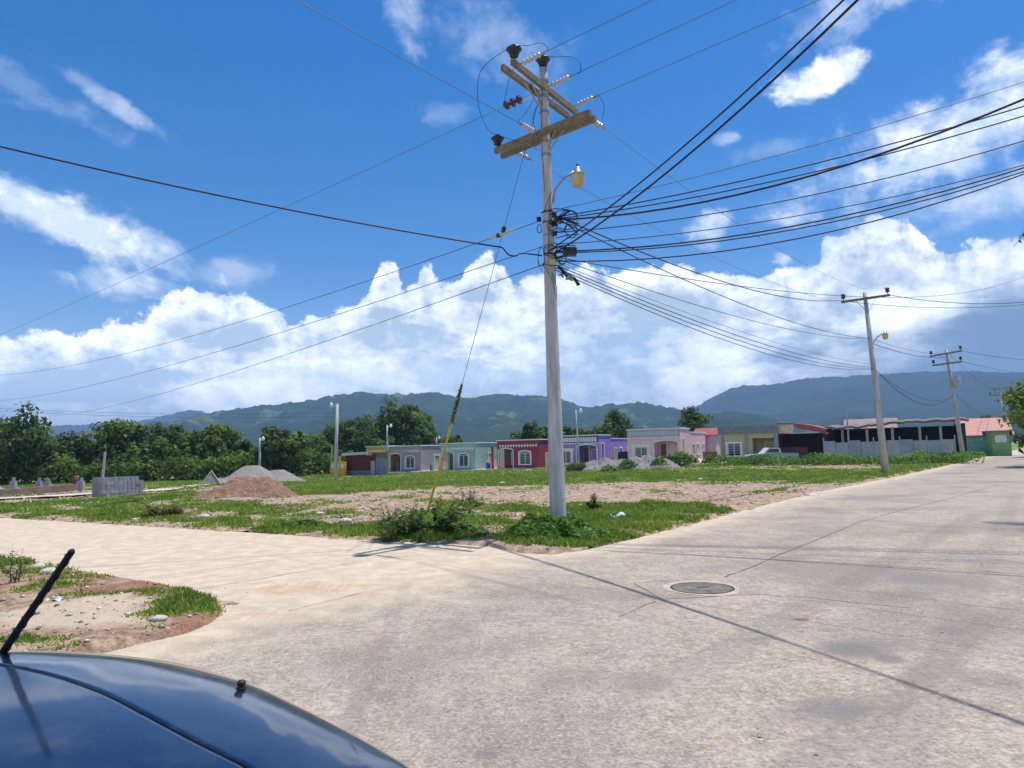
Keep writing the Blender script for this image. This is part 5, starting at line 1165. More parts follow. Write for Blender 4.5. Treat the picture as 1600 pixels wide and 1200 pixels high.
# second pole down the road
def pole2(px0, py0, px1, py1, label, armspec, lamp=None, r0=.2, r1=.1):
    B = G(px0, py0); T = atY(px1, py1, B.y); o = empty('utility_pole', B, 0, label, 'utility pole', 'concrete utility poles'); loc = lambda p: Vector(p)-B
    MB().tube([loc(B)-Vector((0, 0, .4)), loc(B.lerp(T, .5)), loc(T)], [r0, (r0+r1)/2, r1], 18).build('pole_shaft', M_POLE, o, True)
    res = []
    for (ax, ay, bx_, by_) in armspec:
        a, b = atY(ax, ay, B.y-.2), atY(bx_, by_, B.y-.2); MB().beam(loc(a), loc(b), .1, .13).build('crossarm', M_WOOD, o); res.append((a, b))
        c = B.lerp(T, (a.lerp(b, .5).z-B.z-.75)/(T.z-B.z))
        for e in (.28, .72): MB().beam(loc(a.lerp(b, e)), loc(c)+Vector((0, -.12, 0)), .035, .012).build('brace', M_IRON, o)
        for e in (.04, .96):
            q = MB(); q.lathe([(.02, 0), (.02, .1), (.1, .12), (.12, .2), (.05, .24), (.12, .27), (.11, .33), (.04, .38)], 12, loc(a.lerp(b, e))+Vector((0, 0, .06))); q.build('pin_insulator', M_BLKINS, o, True)
    if lamp:
        l0 = B.lerp(T, lamp[4]); l1 = atY(lamp[0], lamp[1], B.y-.3); q = MB(); q.tube([loc(l0), loc(l0.lerp(l1, .45))+Vector((0, 0, .2)), loc(l1)+Vector((0, 0, .12))], .03, 8); lp_ = q.build('lamp', M_IRON, o, True)
        MB().lathe([(.08, -.3), (.13, -.27), (.16, -.05), (.16, 0)], 16, loc(l1)).build('lamp_shade', MATS['lamp_refractor'], lp_, True); MB().lathe([(.17, .002), (.08, .06), (.06, .2)], 16, loc(l1)).build('lamp_housing', MATS['lamp_housing'], lp_, True)
    return o, B, T, res
o2, B2, T2, arms2 = pole2(1385, 743, 1351, 457, 'utility pole on the right verge, second in the line, one arm and lamp', [(1315, 472, 1390, 461)], (1383, 522, 0, 0, .70))
o3, B3, T3, arms3 = pole2(1507, 723, 1478, 546, 'distant utility pole with two cross-arms by the long shed, third in the line', [(1453, 557, 1503, 548), (1457, 571, 1503, 565)], None)
q = MB(); q.lathe([(.2, 0), (.24, .05), (.24, .8), (.2, .85)], 16, (B3.lerp(T3, .66)-B3)+Vector((.25, -.3, 0))); q.build('transformer', mat('transformer_grey', (.42, .44, .45), .5), o3, True)
o4, B4, T4, arms4 = pole2(1574, 707, 1562, 612, 'farthest utility pole in the line, beside the red roof', [(1546, 618, 1580, 616)], None)
a2l, a2r = arms2[0]
S5 = D1_.lerp(D0, .04); P5 = T2+Vector((-.0, 0, .25)); e5 = strung(S5, P5+Vector((0, 0, 0)), 'bare power line from the lower arm right end to the second pole top', frac_len=.36, sag=.55, ns=4)
S7 = D0.lerp(D1_, .14); e7 = strung(S7, a2l, 'bare power line from the lower arm left end to the second pole arm', frac_len=.42, sag=.55, ns=4)
# jumpers round the pole head
def bez(p, n=24):
    out = []; P = [Vector(q) for q in p]
    for k in range(n+1):
        t = k/n; Q = P[:]
        while len(Q) > 1: Q = [a.lerp(b, t) for a, b in zip(Q[:-1], Q[1:])]
        out.append(Q[0])
    return out
def spline(P, n=8):
    P = [Vector(p) for p in P]; Q = [P[0]*2-P[1]]+P+[P[-1]*2-P[-2]]; out = []
    for i in range(1, len(Q)-2):
        for k in range(n):
            t = k/n; a, b, c, d = Q[i-1:i+3]; out.append(.5*((2*b)+(c-a)*t+(2*a-5*b+4*c-d)*t*t+(3*b-a-3*c+d)*t**3))
    out.append(P[-1]); return out
def jump(pp, r=.006, m=M_BLACKC, nm='jumper_wire'): MB().tube([L(q) for q in spline(pp)], r, 5).build(nm, m, UP, True)
Y_ = PY
jump([p1+Vector((0, 0, .24)), atY(775, 88, p1.y), atY(752, 110, p1.y), atY(746, 140, p1.y), atY(750, 175, p1.y+.3), atY(764, 205, p3.y), p3+Vector((0, 0, .23))])
jump([p1+Vector((0, 0, .24)), atY(825, 71, 13.6), atY(845, 67, 13.4), atY(856, 75, 13.2), e1]); jump([PT+Vector((0, 0, .28)), atY(870, 89, PY-.6), atY(892, 89, PY-.9), atY(905, 97, PY-1), atY(907, 112, PY-1), e2]); jump([e3, atY(944, 165, 15.5), atY(941, 188, 15.5), e5])
jump([atZ(802, 108, zA), atY(795, 125, PY), atY(790, 148, PY), e4]); jump([atZ(838, 145, zB), atY(824, 172, PY), e6]); jump([axis(150), atY(833, 180, PY), S6+Vector((0, 0, -.06))]); jump([p3+Vector((0, 0, .23)), atY(797, 217, PY), atZ(820, 225, zC)]); jump([atZ(820, 235, zD), atY(822, 248, PY), e7])
# guy wire with guard and strain insulator
ga = G(668, 800); gt = axis(152)+Vector((-.1, 0, 0)); gp_ = lambda t: ga.lerp(gt, t)
GW = tag(MB().tube([gp_(0), gp_(1)], .008, 6).build('guy_wire', M_ALU, None, True, loc=tuple(ga)), 'slanting guy wire left of the big pole with its yellow guard', 'guy wire')
def tl(py):
    lo, hi = 0, 1
    for _ in range(40):
        mid = (lo+hi)/2
        if proj(gp_(mid))[1] > py: lo = mid
        else: hi = mid
    return gp_(lo)
MB().tube([tl(806)-ga, tl(664)-ga], .034, 10).build('guy_guard', M_YEL, GW, True)
MB().lathe([(.03, -.08), (.055, -.06), (.055, -.01), (.035, 0), (.055, .01), (.055, .06), (.03, .08)], 12, tl(359)-ga, (gt-ga)).build('guy_insulator', M_BLKINS, GW, True)
r = np.random.default_rng(3); nn = 420; tt = r.random(nn)**.8; aa = np.array([(tl(664).lerp(tl(600), float(t))-ga)[:] for t in tt]); Vq, Fq, Tq = quads_from(aa+r.normal(0, .035, (nn, 3))*(1.2-tt)[:, None], r.normal(size=(nn, 3)), .05*r.uniform(.6, 1.3, nn), r.random(nn))
np_mesh('climbing_vine', Vq, Fq, M_LEAF2, GW, {'tint': Tq})
# left-hand lines
W6s = axis(345)+Vector((-.14, -.05, 0)); W6e = atZ(90, 575, 6.8); cable(curve(W6s, W6e, .35, 1.7), .009, 'thin line to the far left with the yellow sleeve, upper of three parallel', M_BLACKC)
d6 = (W6e-W6s).normalized(); f6 = lambda px: [p for p in curve(W6s, W6e, .35, 1, 400) if proj(p)[0] <= px][0]
sv = empty('cable_sleeve', f6(783), 0, 'yellow sleeve clipped on the line where it crosses the guy wire', 'cable sleeve'); MB().tube([f6(805)-sv.location, f6(764)-sv.location], .022, 8).build('sleeve', M_YEL, sv, True)
MB().lathe([(.03, -.04), (.05, -.03), (.05, .03), (.03, .04)], 10, (0, 0, 0), d6).build('clip', M_BLKINS, sv)
W7s = axis(386)+Vector((-.14, -.05, 0)); cable(curve(W7s, atZ(50, 620, 6.2), .4, 1.7), .010, 'thin line to the far left, middle of three parallel')
W8s = axis(414)+Vector((-.14, -.05, 0)); lampL = atY(524, 648, 60)
W8e = atZ(150, 640, 5.4); cable(curve(W8s, W8e, .3, 1.4), .010, 'thin line to the far left, lowest of three parallel')
W1s = axis(400)+Vector((-.16, -.05, 0)); w1a = atY(780, 391, PY-.5); w1b = atZ(0, 229, 7.1); cable(spline([W1s, atY(815, 396, PY-.1), atY(806, 400, PY-.2), atY(795, 398, PY-.3), atY(786, 388, PY-.45)], 4)+curve(atY(784, 386.5, PY-.5), w1b, .10, 2.2), .019, 'thick black cable sweeping to the upper left picture edge')
# right-hand bundle toward the off-frame pole
def rc(py0, P, label, r=.014, sag=.1, ext=2.2, dx=.12, m=M_BLACKC, zz=None, yoff=-.1):
    S = axis(py0)+Vector((dx, yoff, 0)); return cable(curve(S, P, sag, ext), r, label, m)
rc(330, atZ(1600, 128, 7.6), 'thin grey line rising to the right edge, highest of the right-hand fan', .009, .12, m=M_ALU, dx=.2)
rc(342, atZ(1600, 166, 7.3), 'black cable in the right-hand fan, second from the top', .015, .16)
rc(345, atZ(1600, 181, 7.2), 'black cable in the right-hand fan, third from the top', .015, .2)
rc(346, atZ(1600, 155, 7.0), 'thickest black cable in the right-hand fan, crossing its neighbours', .024, .42)
rc(366, atZ(1600, 220, 7.0), 'black cable in the right-hand fan just below the thickest one', .013, .26)
jb = atY(890, 393, PY-.35)
rc(395, atZ(1600, 262, 6.5), 'upper cable of the heavy bundle leaving the splice box to the right', .019, .34); rc(397, atZ(1600, 268, 6.5), 'middle cable of the heavy bundle leaving the splice box to the right', .016, .36); rc(410, atZ(1600, 272, 6.5), 'lower cable of the heavy bundle to the right, swinging below the splice box', .017, .45)
rc(384, atZ(1600, 258, 6.6), 'thin cable riding on top of the heavy right-hand bundle', .011, .25)
rc(388, atZ(1318, 0, 7.15), 'black cable soaring to the top edge, left one of the steep pair', .017, .16, 2.6); rc(397, atZ(1340, 0, 7.0), 'black cable soaring to the top edge, right one of the steep pair', .021, .22, 2.6)
rc(338, a2l+Vector((0, 0, .1)), 'heavy cable sagging from the big pole to the second pole arm', .019, .62, 1.0)
rc(342, B2.lerp(T2, .745), 'cable sagging from the big pole to the second pole below its arm', .015, .55, 1.0)
rc(405, B2.lerp(T2, .742), 'cable sagging to the second pole, lower than the one from the arm', .011, .45, 1.0)
rc(412, B2.lerp(T2, .60), 'thin pale cable in the low sagging bundle to the second pole', .008, .35, 1.0, m=M_ALU); rc(416, B2.lerp(T2, .585), 'upper black cable of the low sagging bundle to the second pole', .013, .45, 1.0)
rc(420, B2.lerp(T2, .578), 'middle black cable of the low sagging bundle to the second pole', .013, .55, 1.0); rc(424, B2.lerp(T2, .574), 'lowest black cable of the low sagging bundle to the second pole', .012, .66, 1.0)
P9 = atY(1600, 432, 48); rc(404, P9, 'thin cable running level past the second pole top to the right edge', .012, 1.15, 1.15)
G2 = 'overhead cables beyond the second pole'
cable(curve(a2r, atZ(1600, 472, 9.4), .25, 1.6), .02, 'cable from the second pole arm running level out of the right edge', group=G2); cable(curve(a2l+Vector((.5, 0, 0)), atZ(1600, 476, 9.2), .25, 1.6), .016, 'thinner cable just under the level one from the second pole arm', group=G2)
for t0, t1, sg, rr_, lab in [(.72, .93, .3, .02, 'upper cable from the second to the third pole'), (.745, .96, .25, .012, 'topmost thin cable from the second to the third pole'), (.585, .60, 1.4, .022, 'deeply sagging cable from the second to the third pole'), (.578, .58, .9, .014, 'thin sagging cable between the second and third pole')]:
    cable(curve(B2.lerp(T2, t0), B3.lerp(T3, t1), sg), rr_, lab, group=G2)
for t0, t1, sg, lab in [(.99, .97, .5, 'upper cable from the third to the farthest pole'), (.62, .6, 1.0, 'lower cable from the third to the farthest pole')]: cable(curve(B3.lerp(T3, t0), B4.lerp(T4, t1), sg), .018, lab, group=G2)
cable(curve(arms3[0][1], atZ(1700, 560, 10), .5, 1.3), .02, 'cable leaving the third pole upper arm to the right edge', group=G2); cable(curve(arms3[1][1], atZ(1700, 590, 10), .5, 1.3), .018, 'cable leaving the third pole lower arm to the right edge', group=G2)
# splice box, hardware cluster, coils and lashings (parts of the pole)
sb_ = empty('splice_box', jb, 0, 'black splice box hanging on the heavy cable right of the big pole', 'splice box'); q = MB(); q.box((0, 0, 0), (.30, .16, .17)); ob = q.build('body', M_BLKINS, sb_); bv = ob.modifiers.new('bevel', 'BEVEL'); bv.width = .03; bv.segments = 3
for x in (-.09, .07): MB().tube([(x, 0, .08), (x, 0, .16)], .008, 6).build('hanger', M_IRON, sb_)
rr = random.Random(12)
for i, (px, py, rx, ry) in enumerate([(886, 345, .22, .2), (876, 350, .12, .18), (880, 338, .26, .14), (892, 360, .12, .16), (862, 352, .13, .12), (860, 392, .17, .12), (866, 388, .14, .1), (872, 394, .2, .1), (846, 402, .06, .22), (876, 400, .1, .2), (843, 358, .05, .08), (868, 345, .2, .09)]):
    c = atY(px, py, PY-.22+rr.uniform(-.08, .08)); ph = rr.uniform(0, 6); pts = []
    for k in range(30):
        a = ph+k/29*6.8; w = 1+.15*math.sin(2*a+i); pts.append(L(c)+Vector((rx*math.cos(a)*w, .09*math.sin(a*1.3+i), ry*math.sin(a)*w)))
    MB().tube(pts, rr.choice([.007, .009, .011]), 5).build('cable_coil', M_BLACKC, UP, True)
for i, (ax, ay, bx_, by_, r_) in enumerate([(845, 333, 888, 328, .011), (862, 338, 905, 350, .018), (866, 352, 890, 330, .02), (860, 350, 880, 337, .018), (858, 392, 900, 384, .011), (870, 345, 900, 362, .014), (868, 372, 905, 366, .01), (866, 395, 876, 412, .012), (848, 412, 880, 414, .010), (850, 330, 862, 300, .007), (866, 405, 900, 400, .014)]):
    a = atY(ax, ay, PY-.2); b = atY(bx_, by_, PY-.25); MB().tube([L(q) for q in spline([a, a.lerp(b, .5)+Vector((0, -.04, rr.uniform(-.05, .05))), b])], r_, 6).build('cable_lead', M_BLACKC, UP, True)
for px, py in [(842, 343), (866, 336), (866, 350), (867, 365)]: MB().lathe([(.03, -.05), (.05, -.045), (.05, -.01), (.03, 0), (.05, .01), (.05, .045), (.03, .05)], 10, L(atY(px, py, PY-.15))).build('spool_insulator', M_BLKINS, UP)
for py in (332, 348, 368, 385, 398, 411):
    c = axis(py); f = (c-PB).length/(PT-PB).length; R_ = RB+(RT-RB)*f; MB().lathe([(R_+.002, -.012), (R_+.009, -.012), (R_+.009, .012), (R_+.002, .012)], 24, L(c)).build('pole_band', M_BLACKC if py in (332, 348, 398) else M_IRON, UP)
MB().b6(-.06, .06, -.05, .05, -.05, .05).build('yellow_clamp', M_YEL, UP).location = L(atY(863, 410, PY-.2))
for i, (x, y, dx_, dy_, m_) in enumerate([(872, 417, 14, 16, M_BLACKC), (878, 427, 14, 6, M_IRON), (888, 428, 8, 10, M_IRON), (895, 432, 8, 14, M_BLACKC), (884, 436, 10, 2, mat('dull_brass', (.35, .28, .18), .5)), (874, 430, 6, 3, M_IRON), (899, 440, 6, 5, M_BLACKC)]):
    a = atY(x, y, PY-.3); b = atY(x+dx_, y+dy_, PY-.4); MB().tube([L(a), L(a.lerp(b, .5))+Vector((0, 0, .03)), L(b)], [.02, .035, .02], 8).build('cable_clamp', m_, UP)
for pp in ([(848, 412), (856, 425), (864, 440), (868, 462)], [(860, 300), (858, 345), (857, 390)], [(848, 70+60), (846, 200), (851, 300)], [(862, 425), (870, 450), (869, 468)], [(842, 392), (841, 412), (850, 428)]):
    jump([atY(a, b, PY-.24+.0002*b) for a, b in pp], .0055)
# ------------------------------------------------------------- small lamp posts and bare posts
def lamp_post(px, py, top, label, side=1, w=.11, Y=None, lamp=True, al=.55, pt=None):
    B = G(px, py) if Y is None else Vector((atY(px, py, Y).x, Y, float(Hb(atY(px, py, Y).x, Y)))); h = atY(px, top, B.y).z-B.z; dx = 0 if pt is None else (pt-px)/1110*B.y
    o = empty('lamp_post', B, 0, label, 'lamp post', 'lamp posts among the houses'); MB().tube([(0, 0, -.3), (dx*.5, 0, h*.5), (dx, 0, h)], [w, w*.85, w*.7], 14).build('post', M_POLE, o, True)
    q = MB().tube([(dx, 0, h-.5), (dx+side*al*.5, 0, h-.12), (dx+side*al, 0, h)], .03, 6); l = q.build('lamp_arm', M_IRON, o); c = (dx+side*al, 0, h-.12)
    MB().lathe([(.10, -.2), (.17, -.15), (.19, .05), (.1, .16), (.05, .26)], 14, c).build('lamp_shade', mat('lamp_white', (.78, .76, .7), .35), l, True); return o, B, h
lp5, LB, LH = lamp_post(524, 750, 631, 'tall pale lamp post in the grass left of the red shed', -1, .19, al=.6, pt=527)
lamp_post(605.5, 741, 664, 'slim lamp post in front of the grey bungalow', 1, .13, al=.45)
lamp_post(905.5, 730, 640, 'slim white lamp post in front of the purple bungalow', 1, .11, al=.55, pt=902.5)
lamp_post(405.5, 745, 684, 'short lamp post rising behind the grey gravel heap', 1, .14, Y=78, al=.35)
lamp_post(683, 740, 683, 'far small lamp post behind the gap beside the grey bungalow', 1, .1, Y=112, al=.4)
def bare(px, py, top, r, label, Y=None, pt=None, m=None):
    B = G(px, py) if Y is None else Vector((atY(px, py, Y).x, Y, float(Hb(atY(px, py, Y).x, Y)))); h = atY(px, top, B.y).z-B.z; dx = 0 if pt is None else (pt-px)/1110*B.y
    q = MB().tube([(0, 0, -.3), (dx*.6, 0, h*.6), (dx, 0, h)], [r, r*.9, r*.75], 10); o = q.build('bare_post', m or M_POLE); o.location = B; tag(o, label, 'post', 'bare posts in the field')
bare(159, 748, 706, .10, 'leaning bare post directly behind the block stack', 52, 163); bare(228, 749, 698, .09, 'straight bare post right of the block stack'); bare(517.5, 735, 695, .09, 'thin bare post behind the yellow wall', 90, 518.5)
bare(1328, 720, 640, .09, 'hazy bare post beside the garage', 70)
for y0, lab in ((.88, 'upper thin wire from the tall lamp post to the left'), (.83, 'lower thin wire from the tall lamp post to the left')):
    cable(curve(LB+Vector((0, 0, LH*y0)), atY(60, 641 if y0 > .85 else 645, 66), .25, 1.5), .014, lab, group='thin wires of the tall lamp post')
# ------------------------------------------------------------- concrete block stack
M_BLK = mat('concrete_block', (.36, .36, .37), .95, .14, 5, .5, 30); _b = NB(M_BLK.node_tree); _p = M_BLK.node_tree.nodes['Principled BSDF']; _c = _p.inputs['Base Color'].links[0].from_socket; _b.put(_p.inputs['Base Color'], _b.mix(_b.m('MULTIPLY', _b.node('ShaderNodeObjectInfo').outputs['Random'], .5), _c, (.16, .165, .17)))
M_BLKL = mat('concrete_block_light', (.36, .36, .365), .95, .14, 5, .5, 30)
k0 = G(158, 779); k1 = G(224, 776); e_ = Vector((k1.x-k0.x, k1.y-k0.y, 0)).normalized(); e_ = Vector((.5, .866, 0)).normalized(); bk_ = Vector((-e_.y, e_.x, 0)); ang = math.atan2(e_.y, e_.x)
bl = MB().vox([-.096, -.07, .07, .096], [-.197, -.165, -.02, .02, .165, .197], [0, .183], lambda x, y, z: not (abs(x) < .07 and (.02 < abs(y) < .165)))
bl0 = bl.build('concrete_block', M_BLK); bl1 = None; first = True; rr = random.Random(2)
LAB = {0: 'grey hollow block, one of the lower rows of the block stack in the field', 1: 'pale grey hollow block in the top row along the back of the block stack'}
Lx = 10
for row in range(2):
    for lay in range(4 if row == 0 else 5):
        for i in range(Lx):
            if first: o = bl0; first = False
            else: o = bl0.copy(); COL.objects.link(o)
            p = k0+e_*(.11+i*.206)+bk_*(.2+row*.41+rr.uniform(-.02, .02)); o.location = (p.x, p.y, .02+lay*.190+float(Hb(p.x, p.y))); o.rotation_euler = (0, 0, ang+rr.uniform(-.02, .02))
            tag(o, LAB[1 if lay == 4 else 0], 'concrete block', 'stacked concrete blocks')
# slats of the sieve: leaning wooden frame by the gravel
g = atY(321, 720, 55.5); g.z = float(Hb(g.x, g.y)); o = empty('sieve_frame', g, .2, 'leaning wooden sieve frame against the small gravel heap', 'sieve'); w = MB()
for a, b in (((-.35, 0, 0), (.35, .5, 1.15)), ((.35, .5, 1.15), (1.15, .2, .05)), ((-.2, .6, 0), (.35, .52, 1.1))): w.beam(a, b, .07, .05)
w.build('frame', mat('pale_timber', (.50, .42, .30), .85), o); MB().add([(-.3, .02, .03), (.34, .5, 1.08), (1.08, .24, .05)], [(0, 1, 2)]).build('mesh', mat('sieve_mesh', (.22, .21, .2), .8), o)
# low brown footing wall on the far left with stubs
A = G(-60, 781); B = G(128, 768); o = empty('footing_wall', A, math.atan2(B.y-A.y, B.x-A.x), 'low brown footing wall across the left of the field', 'wall'); Ln = (B-A).length; MB().b6(0, Ln, 0, .3, -.3, .34).build('wall', mat('brown_footing', (.20, .14, .11), .9, .2, 2, .3), o)
for i, (px, h, m_, lab) in enumerate([(22, .62, M_BLK, 'short grey stub on the footing wall, leftmost'), (62, .58, M_BLK, 'short grey stub on the footing wall, left one of the close pair'), (75, .56, M_BLK, 'short grey stub on the footing wall, right one of the close pair'), (128, .55, M_BLK, 'short grey stub just right of the brown stump')]):
    g = G(px, 771 if px < 50 else 769); q = MB(); q.b6(-.16, .16, -.12, .12, 0, h*1.25); q.b6(-.07, .07, -.06, .06, h*1.25, h*1.6); s = q.build('stub_pillar', m_); s.location = (g.x, g.y-.1, g.z); tag(s, lab, 'pillar', 'stub pillars on the footing wall')
g = G(117, 768); s = MB().lathe([(.2, 0), (.22, .3), (.15, .45), (.13, .6), (.17, .75), (.12, .95), (.06, 1.0)], 12).build('tree_stump', mat('stump_brown', (.16, .085, .06), .9, .4, 4)); s.location = g; tag(s, 'dark brown ragged stump standing on the footing wall', 'stump')
# litter
g = G(966, 812); m_ = mat('pale_cloth', (.62, .72, .70), .6, .1); vs = []; nx, ny = 14, 8
for i in range(nx):
    for j in range(ny):
        x = (i/(nx-1)-.5)*.36; y = (j/(ny-1)-.5)*.2; vs.append((x, y, .06+.05*math.sin(x*18)+.03*math.sin(y*30+x*9)))
q = MB().add(vs, [(i*ny+j, (i+1)*ny+j, (i+1)*ny+j+1, i*ny+j+1) for i in range(nx-1) for j in range(ny-1)]); s = q.build('plastic_bag', m_, None, True); s.modifiers.new('s', 'SOLIDIFY').thickness = .012; s.location = (g.x, g.y, g.z+.05); tag(s, 'crumpled pale aqua plastic bag in the grass right of the big pole', 'plastic bag')
g = G(83, 945); q = MB().add([(x*.6, y*.6, z*.6) for x, y, z in vs], q.f); s = q.build('plastic_wrapper', mat('grey_wrapper', (.45, .5, .55), .4), None, True); s.location = (g.x, g.y, g.z+.02); tag(s, 'small grey plastic wrapper on the left island', 'wrapper')
# manhole
g = G(1097, 919); o = empty('manhole_cover', (g.x, g.y, 0), .3, 'round cracked concrete manhole cover set in the road', 'manhole cover')
MB().lathe([(.36, .0), (.36, .006), (.02, .007)], 48).build('cover', mat('manhole_concrete', (.17, .15, .12), .95, .4, 7, .9, 25), o); 
q = MB(); vs = []; n = 96; rr = random.Random(9)
for k in range(n):
    a = 2*math.pi*k/n; w0 = rr.uniform(.0, .012); vs += [(.365*math.cos(a), .365*math.sin(a), .005), ((.385+w0)*math.cos(a), (.385+w0)*math.sin(a), .005)]
q.add(vs, [(2*k, 2*k+1, (2*k+3) % (2*n), (2*k+2) % (2*n)) for k in range(n)]); q.build('rim_gap', mat('rim_dark', (.045, .042, .038), .95, .3, 20), o)
q = MB(); vs = []; n = 64
for k in range(n):
    a = 2*math.pi*k/n; vs += [((.39)*math.cos(a), .39*math.sin(a), .0042), ((.45+.02*math.sin(3*a)+.012*math.sin(11*a))*math.cos(a), (.50+.02*math.sin(3*a))*math.sin(a), .0042)]
q.add(vs, [(2*k, 2*k+1, (2*k+3) % (2*n), (2*k+2) % (2*n)) for k in range(n)]); q.build('collar', mat('collar_concrete', (.47, .40, .32), .95, .15, 6, .5, 25), o)
MB().beam((-.05, .02, .009), (.09, -.01, .009), .02, .004).build('slot', MATS['rim_dark'], o)

# ------------------------------------------------------------- the blue car in the lower left corner
def car():
    m, b, p = new_mat('car_paint'); co = b.node('ShaderNodeTexCoord').outputs['Object']; dst = b.noise(co, 6, 8, .7); fl = b.noise(co, 900, 2, .5); sp = b.noise(co, 90, 4, .7)
    c = b.mix(b.ss(fl, .35, .65), (.003, .010, .038), (.005, .015, .052)); c = b.mix(b.m('MULTIPLY', b.ss(dst, .42, .75), .10), c, (.32, .30, .27)); c = b.mix(b.m('MULTIPLY', b.ss(sp, .66, .72), .18), c, (.4, .37, .33))
    b.put(p.inputs['Base Color'], c); p.inputs['Metallic'].default_value = .3; b.put(p.inputs['Roughness'], b.lin(dst, .3, .8, .25, .45)); p.inputs['Coat Weight'].default_value = .9; p.inputs['Coat Roughness'].default_value = .08; pass
    M_TRIM = mat('black_rubber', (.012, .012, .013), .6, .1, 9, .1)
    sil = [(0, 1031, 1.03), (80, 1024, 1.03), (150, 1022, 1.025), (230, 1029, 1.02), (300, 1041, 1.01), (380, 1065, 1.0), (450, 1097, .985), (520, 1133, .965), (580, 1166, .945), (634, 1202, .925)]
    C = [atZ(a, b_, z) for a, b_, z in sil]
    dl = Vector((-.86, .50, 0)).normalized(); C = [C[0]+dl*t+Vector((0, 0, .02*t)) for t in (1.3, .9, .5, .22)]+C
    e = C[-1]; C += [e+Vector((.08, -.14, -.03)), e+Vector((.13, -.30, -.07)), e+Vector((.14, -.46, -.12))]
    cen = Vector((-1.6, 1.2, 0)); root = empty('car', cen, 0, 'dark blue car whose hood corner fills the lower left of the photo', 'car')
    P = spline(C, 8); Wd_ = Vector((-.56, -.83, 0)).normalized()
    def S(p, d):
        if d >= 0: return p+Wd_*d+Vector((0, 0, .125*(1-math.exp(-d/.32))-.035*max(0, d-.5)**2))
        return p
    R_ = .12; th0 = math.atan(.39); skirt = []
    for k in range(1, 9): th = th0+(math.pi/2-th0)*k/8; skirt.append((R_*(math.sin(th)-math.sin(th0)), -R_*(math.cos(th0)-math.cos(th))))
    skirt += [(skirt[-1][0]+.005, skirt[-1][1]-.12), (skirt[-1][0]+.02, skirt[-1][1]-.24), (skirt[-1][0]+.0, skirt[-1][1]-.40), (skirt[-1][0]-.03, skirt[-1][1]-.55)]
    gap = [(52, 1046), (100, 1060), (160, 1084), (224, 1114), (280, 1142), (340, 1174), (380, 1200)]
    G_ = []
    for i, p in enumerate(P):
        prev = None; D_ = np.linspace(0, 1.0, 200)
        for d in D_:
            q = proj(S(p, d)); gy = np.interp(q[0], [g[0] for g in gap], [g[1] for g in gap]); inside = gap[0][0] <= q[0] <= gap[-1][0]
            v_ = q[1]-gy
            if inside and prev is not None and prev < 0 <= v_: G_.append((i, d)); break
            prev = v_ if inside else None
    ii = np.array([g[0] for g in G_]); dd = np.array([g[1] for g in G_]); co_ = np.polyfit(ii, dd, 2); lo, hi = ii.min(), ii.max()
    def gd(i):
        if i < lo: return max(.03, float(np.polyval(co_, lo))+(i-lo)*.0005)
        if i > hi: return float(np.polyval(co_, hi))+(i-hi)*(float(np.polyval(co_, hi))-float(np.polyval(co_, hi-3)))/3*.6
        return float(np.polyval(co_, i))
    print('car gap', lo, hi, gd(lo), gd(hi), len(P))
    GW_ = .0045
    def patch(name, fn, mt=None):
        rows = [fn(i, p) for i, p in enumerate(P)]; w = len(rows[0]); q = MB(); q.add([v-cen for r_ in rows for v in r_], [(i*w+j, i*w+j+1, (i+1)*w+j+1, (i+1)*w+j) for i in range(len(rows)-1) for j in range(w-1)]); return q.build(name, mt or m, root, True)
    def hoodrow(i, p):
        g = gd(i); ds = [g+GW_+(1.35-g)*(k/50)**1.2 for k in range(51)]; r_ = [S(p, d) for d in ds]; a = r_[0]; return [a-Vector((0, 0, .05))-Wd_*.0, a-Wd_*.001-Vector((0, 0, .004))]+r_
    def wingrow(i, p):
        g = gd(i); r_ = [S(p, (g-GW_)*(1-k/24)) for k in range(25)]; a = r_[0]; out = [a-Vector((0, 0, .05)), a+Wd_*.001-Vector((0, 0, .004))]+r_
        return out+[p-Wd_*x+Vector((0, 0, z)) for x, z in skirt]
    patch('hood', hoodrow); patch('wing', wingrow)
    patch('hood_seal', lambda i, p: [S(p, gd(i)-.02)-Vector((0, 0, .045)), S(p, gd(i)+.02)-Vector((0, 0, .045))], M_TRIM)
    last = P[-1]; q = MB(); rr_ = [S(last, d) for d in np.linspace(0, 1.3, 30)]; vs = []
    for v in rr_: vs += [v-cen, v-cen+Vector((.05, -.08, -.14)), v-cen+Vector((.06, -.1, -.5))]
    q.add(vs, [(3*i+j, 3*i+3+j, 3*i+4+j, 3*i+1+j) for i in range(29) for j in range(2)]); q.build('bumper', m, root, True)
    # cabin behind the hood, outside the picture
    a = P[0]; ax = dl; f = lambda u, w, z: a+ax*u+Wd_*w+Vector((0, 0, z))-cen
    q = MB(); sec = [(0, .03, .02), (.75, .20, .50), (1.9, .22, .52), (2.6, .1, .05)]
    vs = []
    for u, ins, z in sec: vs += [f(u, ins, z), f(u, 1.55-ins, z)]
    vs += [f(0, -.08, -.62), f(2.6, -.08, -.62), f(2.6, 1.6, -.62), f(0, 1.6, -.62), f(2.6, -.06, .0), f(0, -.06, .0)]
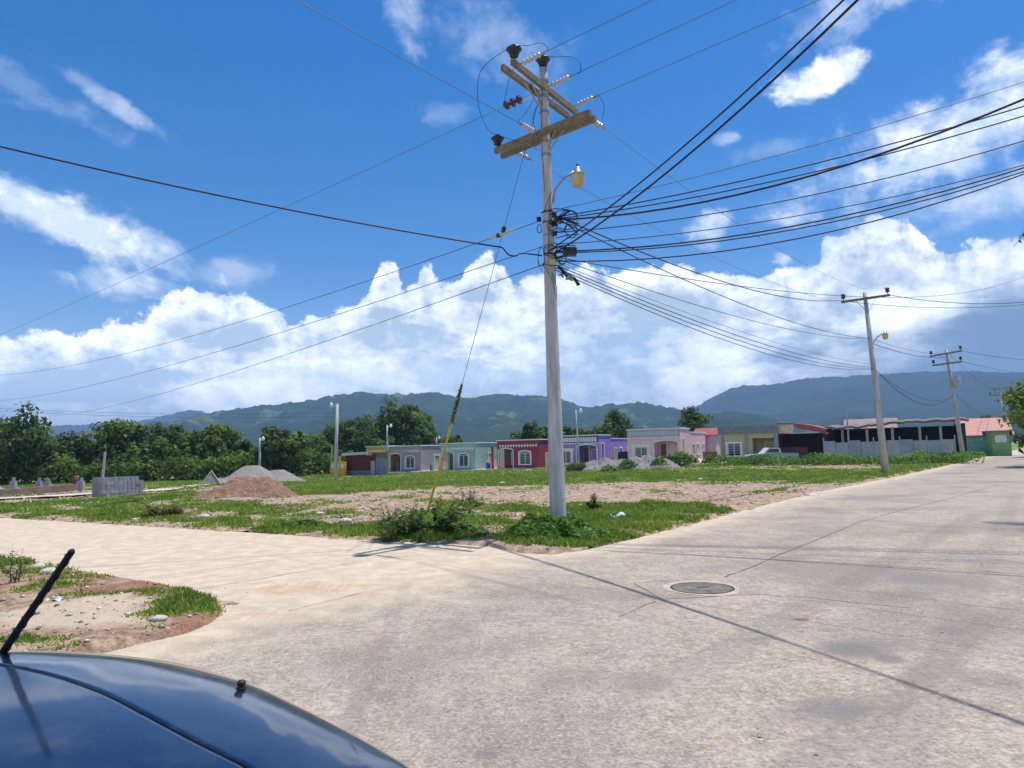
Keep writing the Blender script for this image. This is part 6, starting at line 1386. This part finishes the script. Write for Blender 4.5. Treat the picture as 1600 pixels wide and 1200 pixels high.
    q.add(vs, [(2, 3, 5, 4), (0, 1, 3, 2), (4, 5, 7, 6), (0, 2, 4, 6, 12, 13), (8, 13, 12, 9), (9, 12, 6, 7, 10), (0, 13, 12, 6)]); q.build('cabin', m, root)
    q = MB(); q.add([f(.06, .14, .07), f(.06, 1.42, .07), f(.70, 1.30, .475), f(.70, .26, .475)], [(0, 1, 2, 3)]); w_ = q.build('windscreen', M_GLASS, root); w_.location.z = .012
    for u in (.62, -2.6+.0):
        for w0 in (-.02, 1.5):
            c = a+ax*u*-1+Wd_*w0 if u > 0 else a+ax*1.9+Wd_*w0; c.z = .33
            wh = MB().lathe([(.2, -.09), (.30, -.09), (.33, -.05), (.33, .05), (.30, .09), (.2, .09)], 28, c-cen, Wd_).build('wheel', mat('tyre', (.02, .02, .02), .9), root, True); MB().lathe([(.2, -.08), (.05, -.06), (.05, .06), (.2, .08)], 20, c-cen, Wd_).build('rim', M_IRON, wh)
    # antenna: black rubber mast with a spiral rib
    ab = atZ(-14, 1046, 1.03); t_ = atY(112, 862, ab.y-.25); n = 60; am = MB(); ps = [ab.lerp(t_, k/n)-cen for k in range(n+1)]
    Ra = .0105; am.tube(ps+[ps[-1]+(ps[-1]-ps[-2])*.8], [Ra*(1.25-.25*k/n) for k in range(n+1)]+[Ra*.55], 14)
    d_ = (t_-ab).normalized(); x_ = d_.orthogonal().normalized(); y_ = d_.cross(x_); sp_ = []
    for k in range(260):
        t = k/259; a_ = t*2*math.pi*9.5; sp_.append(ab.lerp(t_, t*.97)-cen+(x_*math.cos(a_)+y_*math.sin(a_))*Ra*(1.22-.22*t))
    am.tube(sp_, .0032, 6); am.build('antenna', M_TRIM, root, True)
    # rubber stop / washer nozzle near the wing edge
    best = min(((i, d) for i in range(len(P)) for d in np.linspace(.0, .3, 60)), key=lambda t: (proj(S(P[t[0]], t[1]))[0]-377)**2+(proj(S(P[t[0]], t[1]))[1]-1076)**2)
    nz = S(P[best[0]], best[1]); MB().lathe([(.016, 0), (.017, .006), (.010, .010), (.013, .016), (.014, .024), (.008, .029)], 14, nz-cen).build('washer_nozzle', mat('nozzle', (.035, .02, .015), .5), root, True)
car()
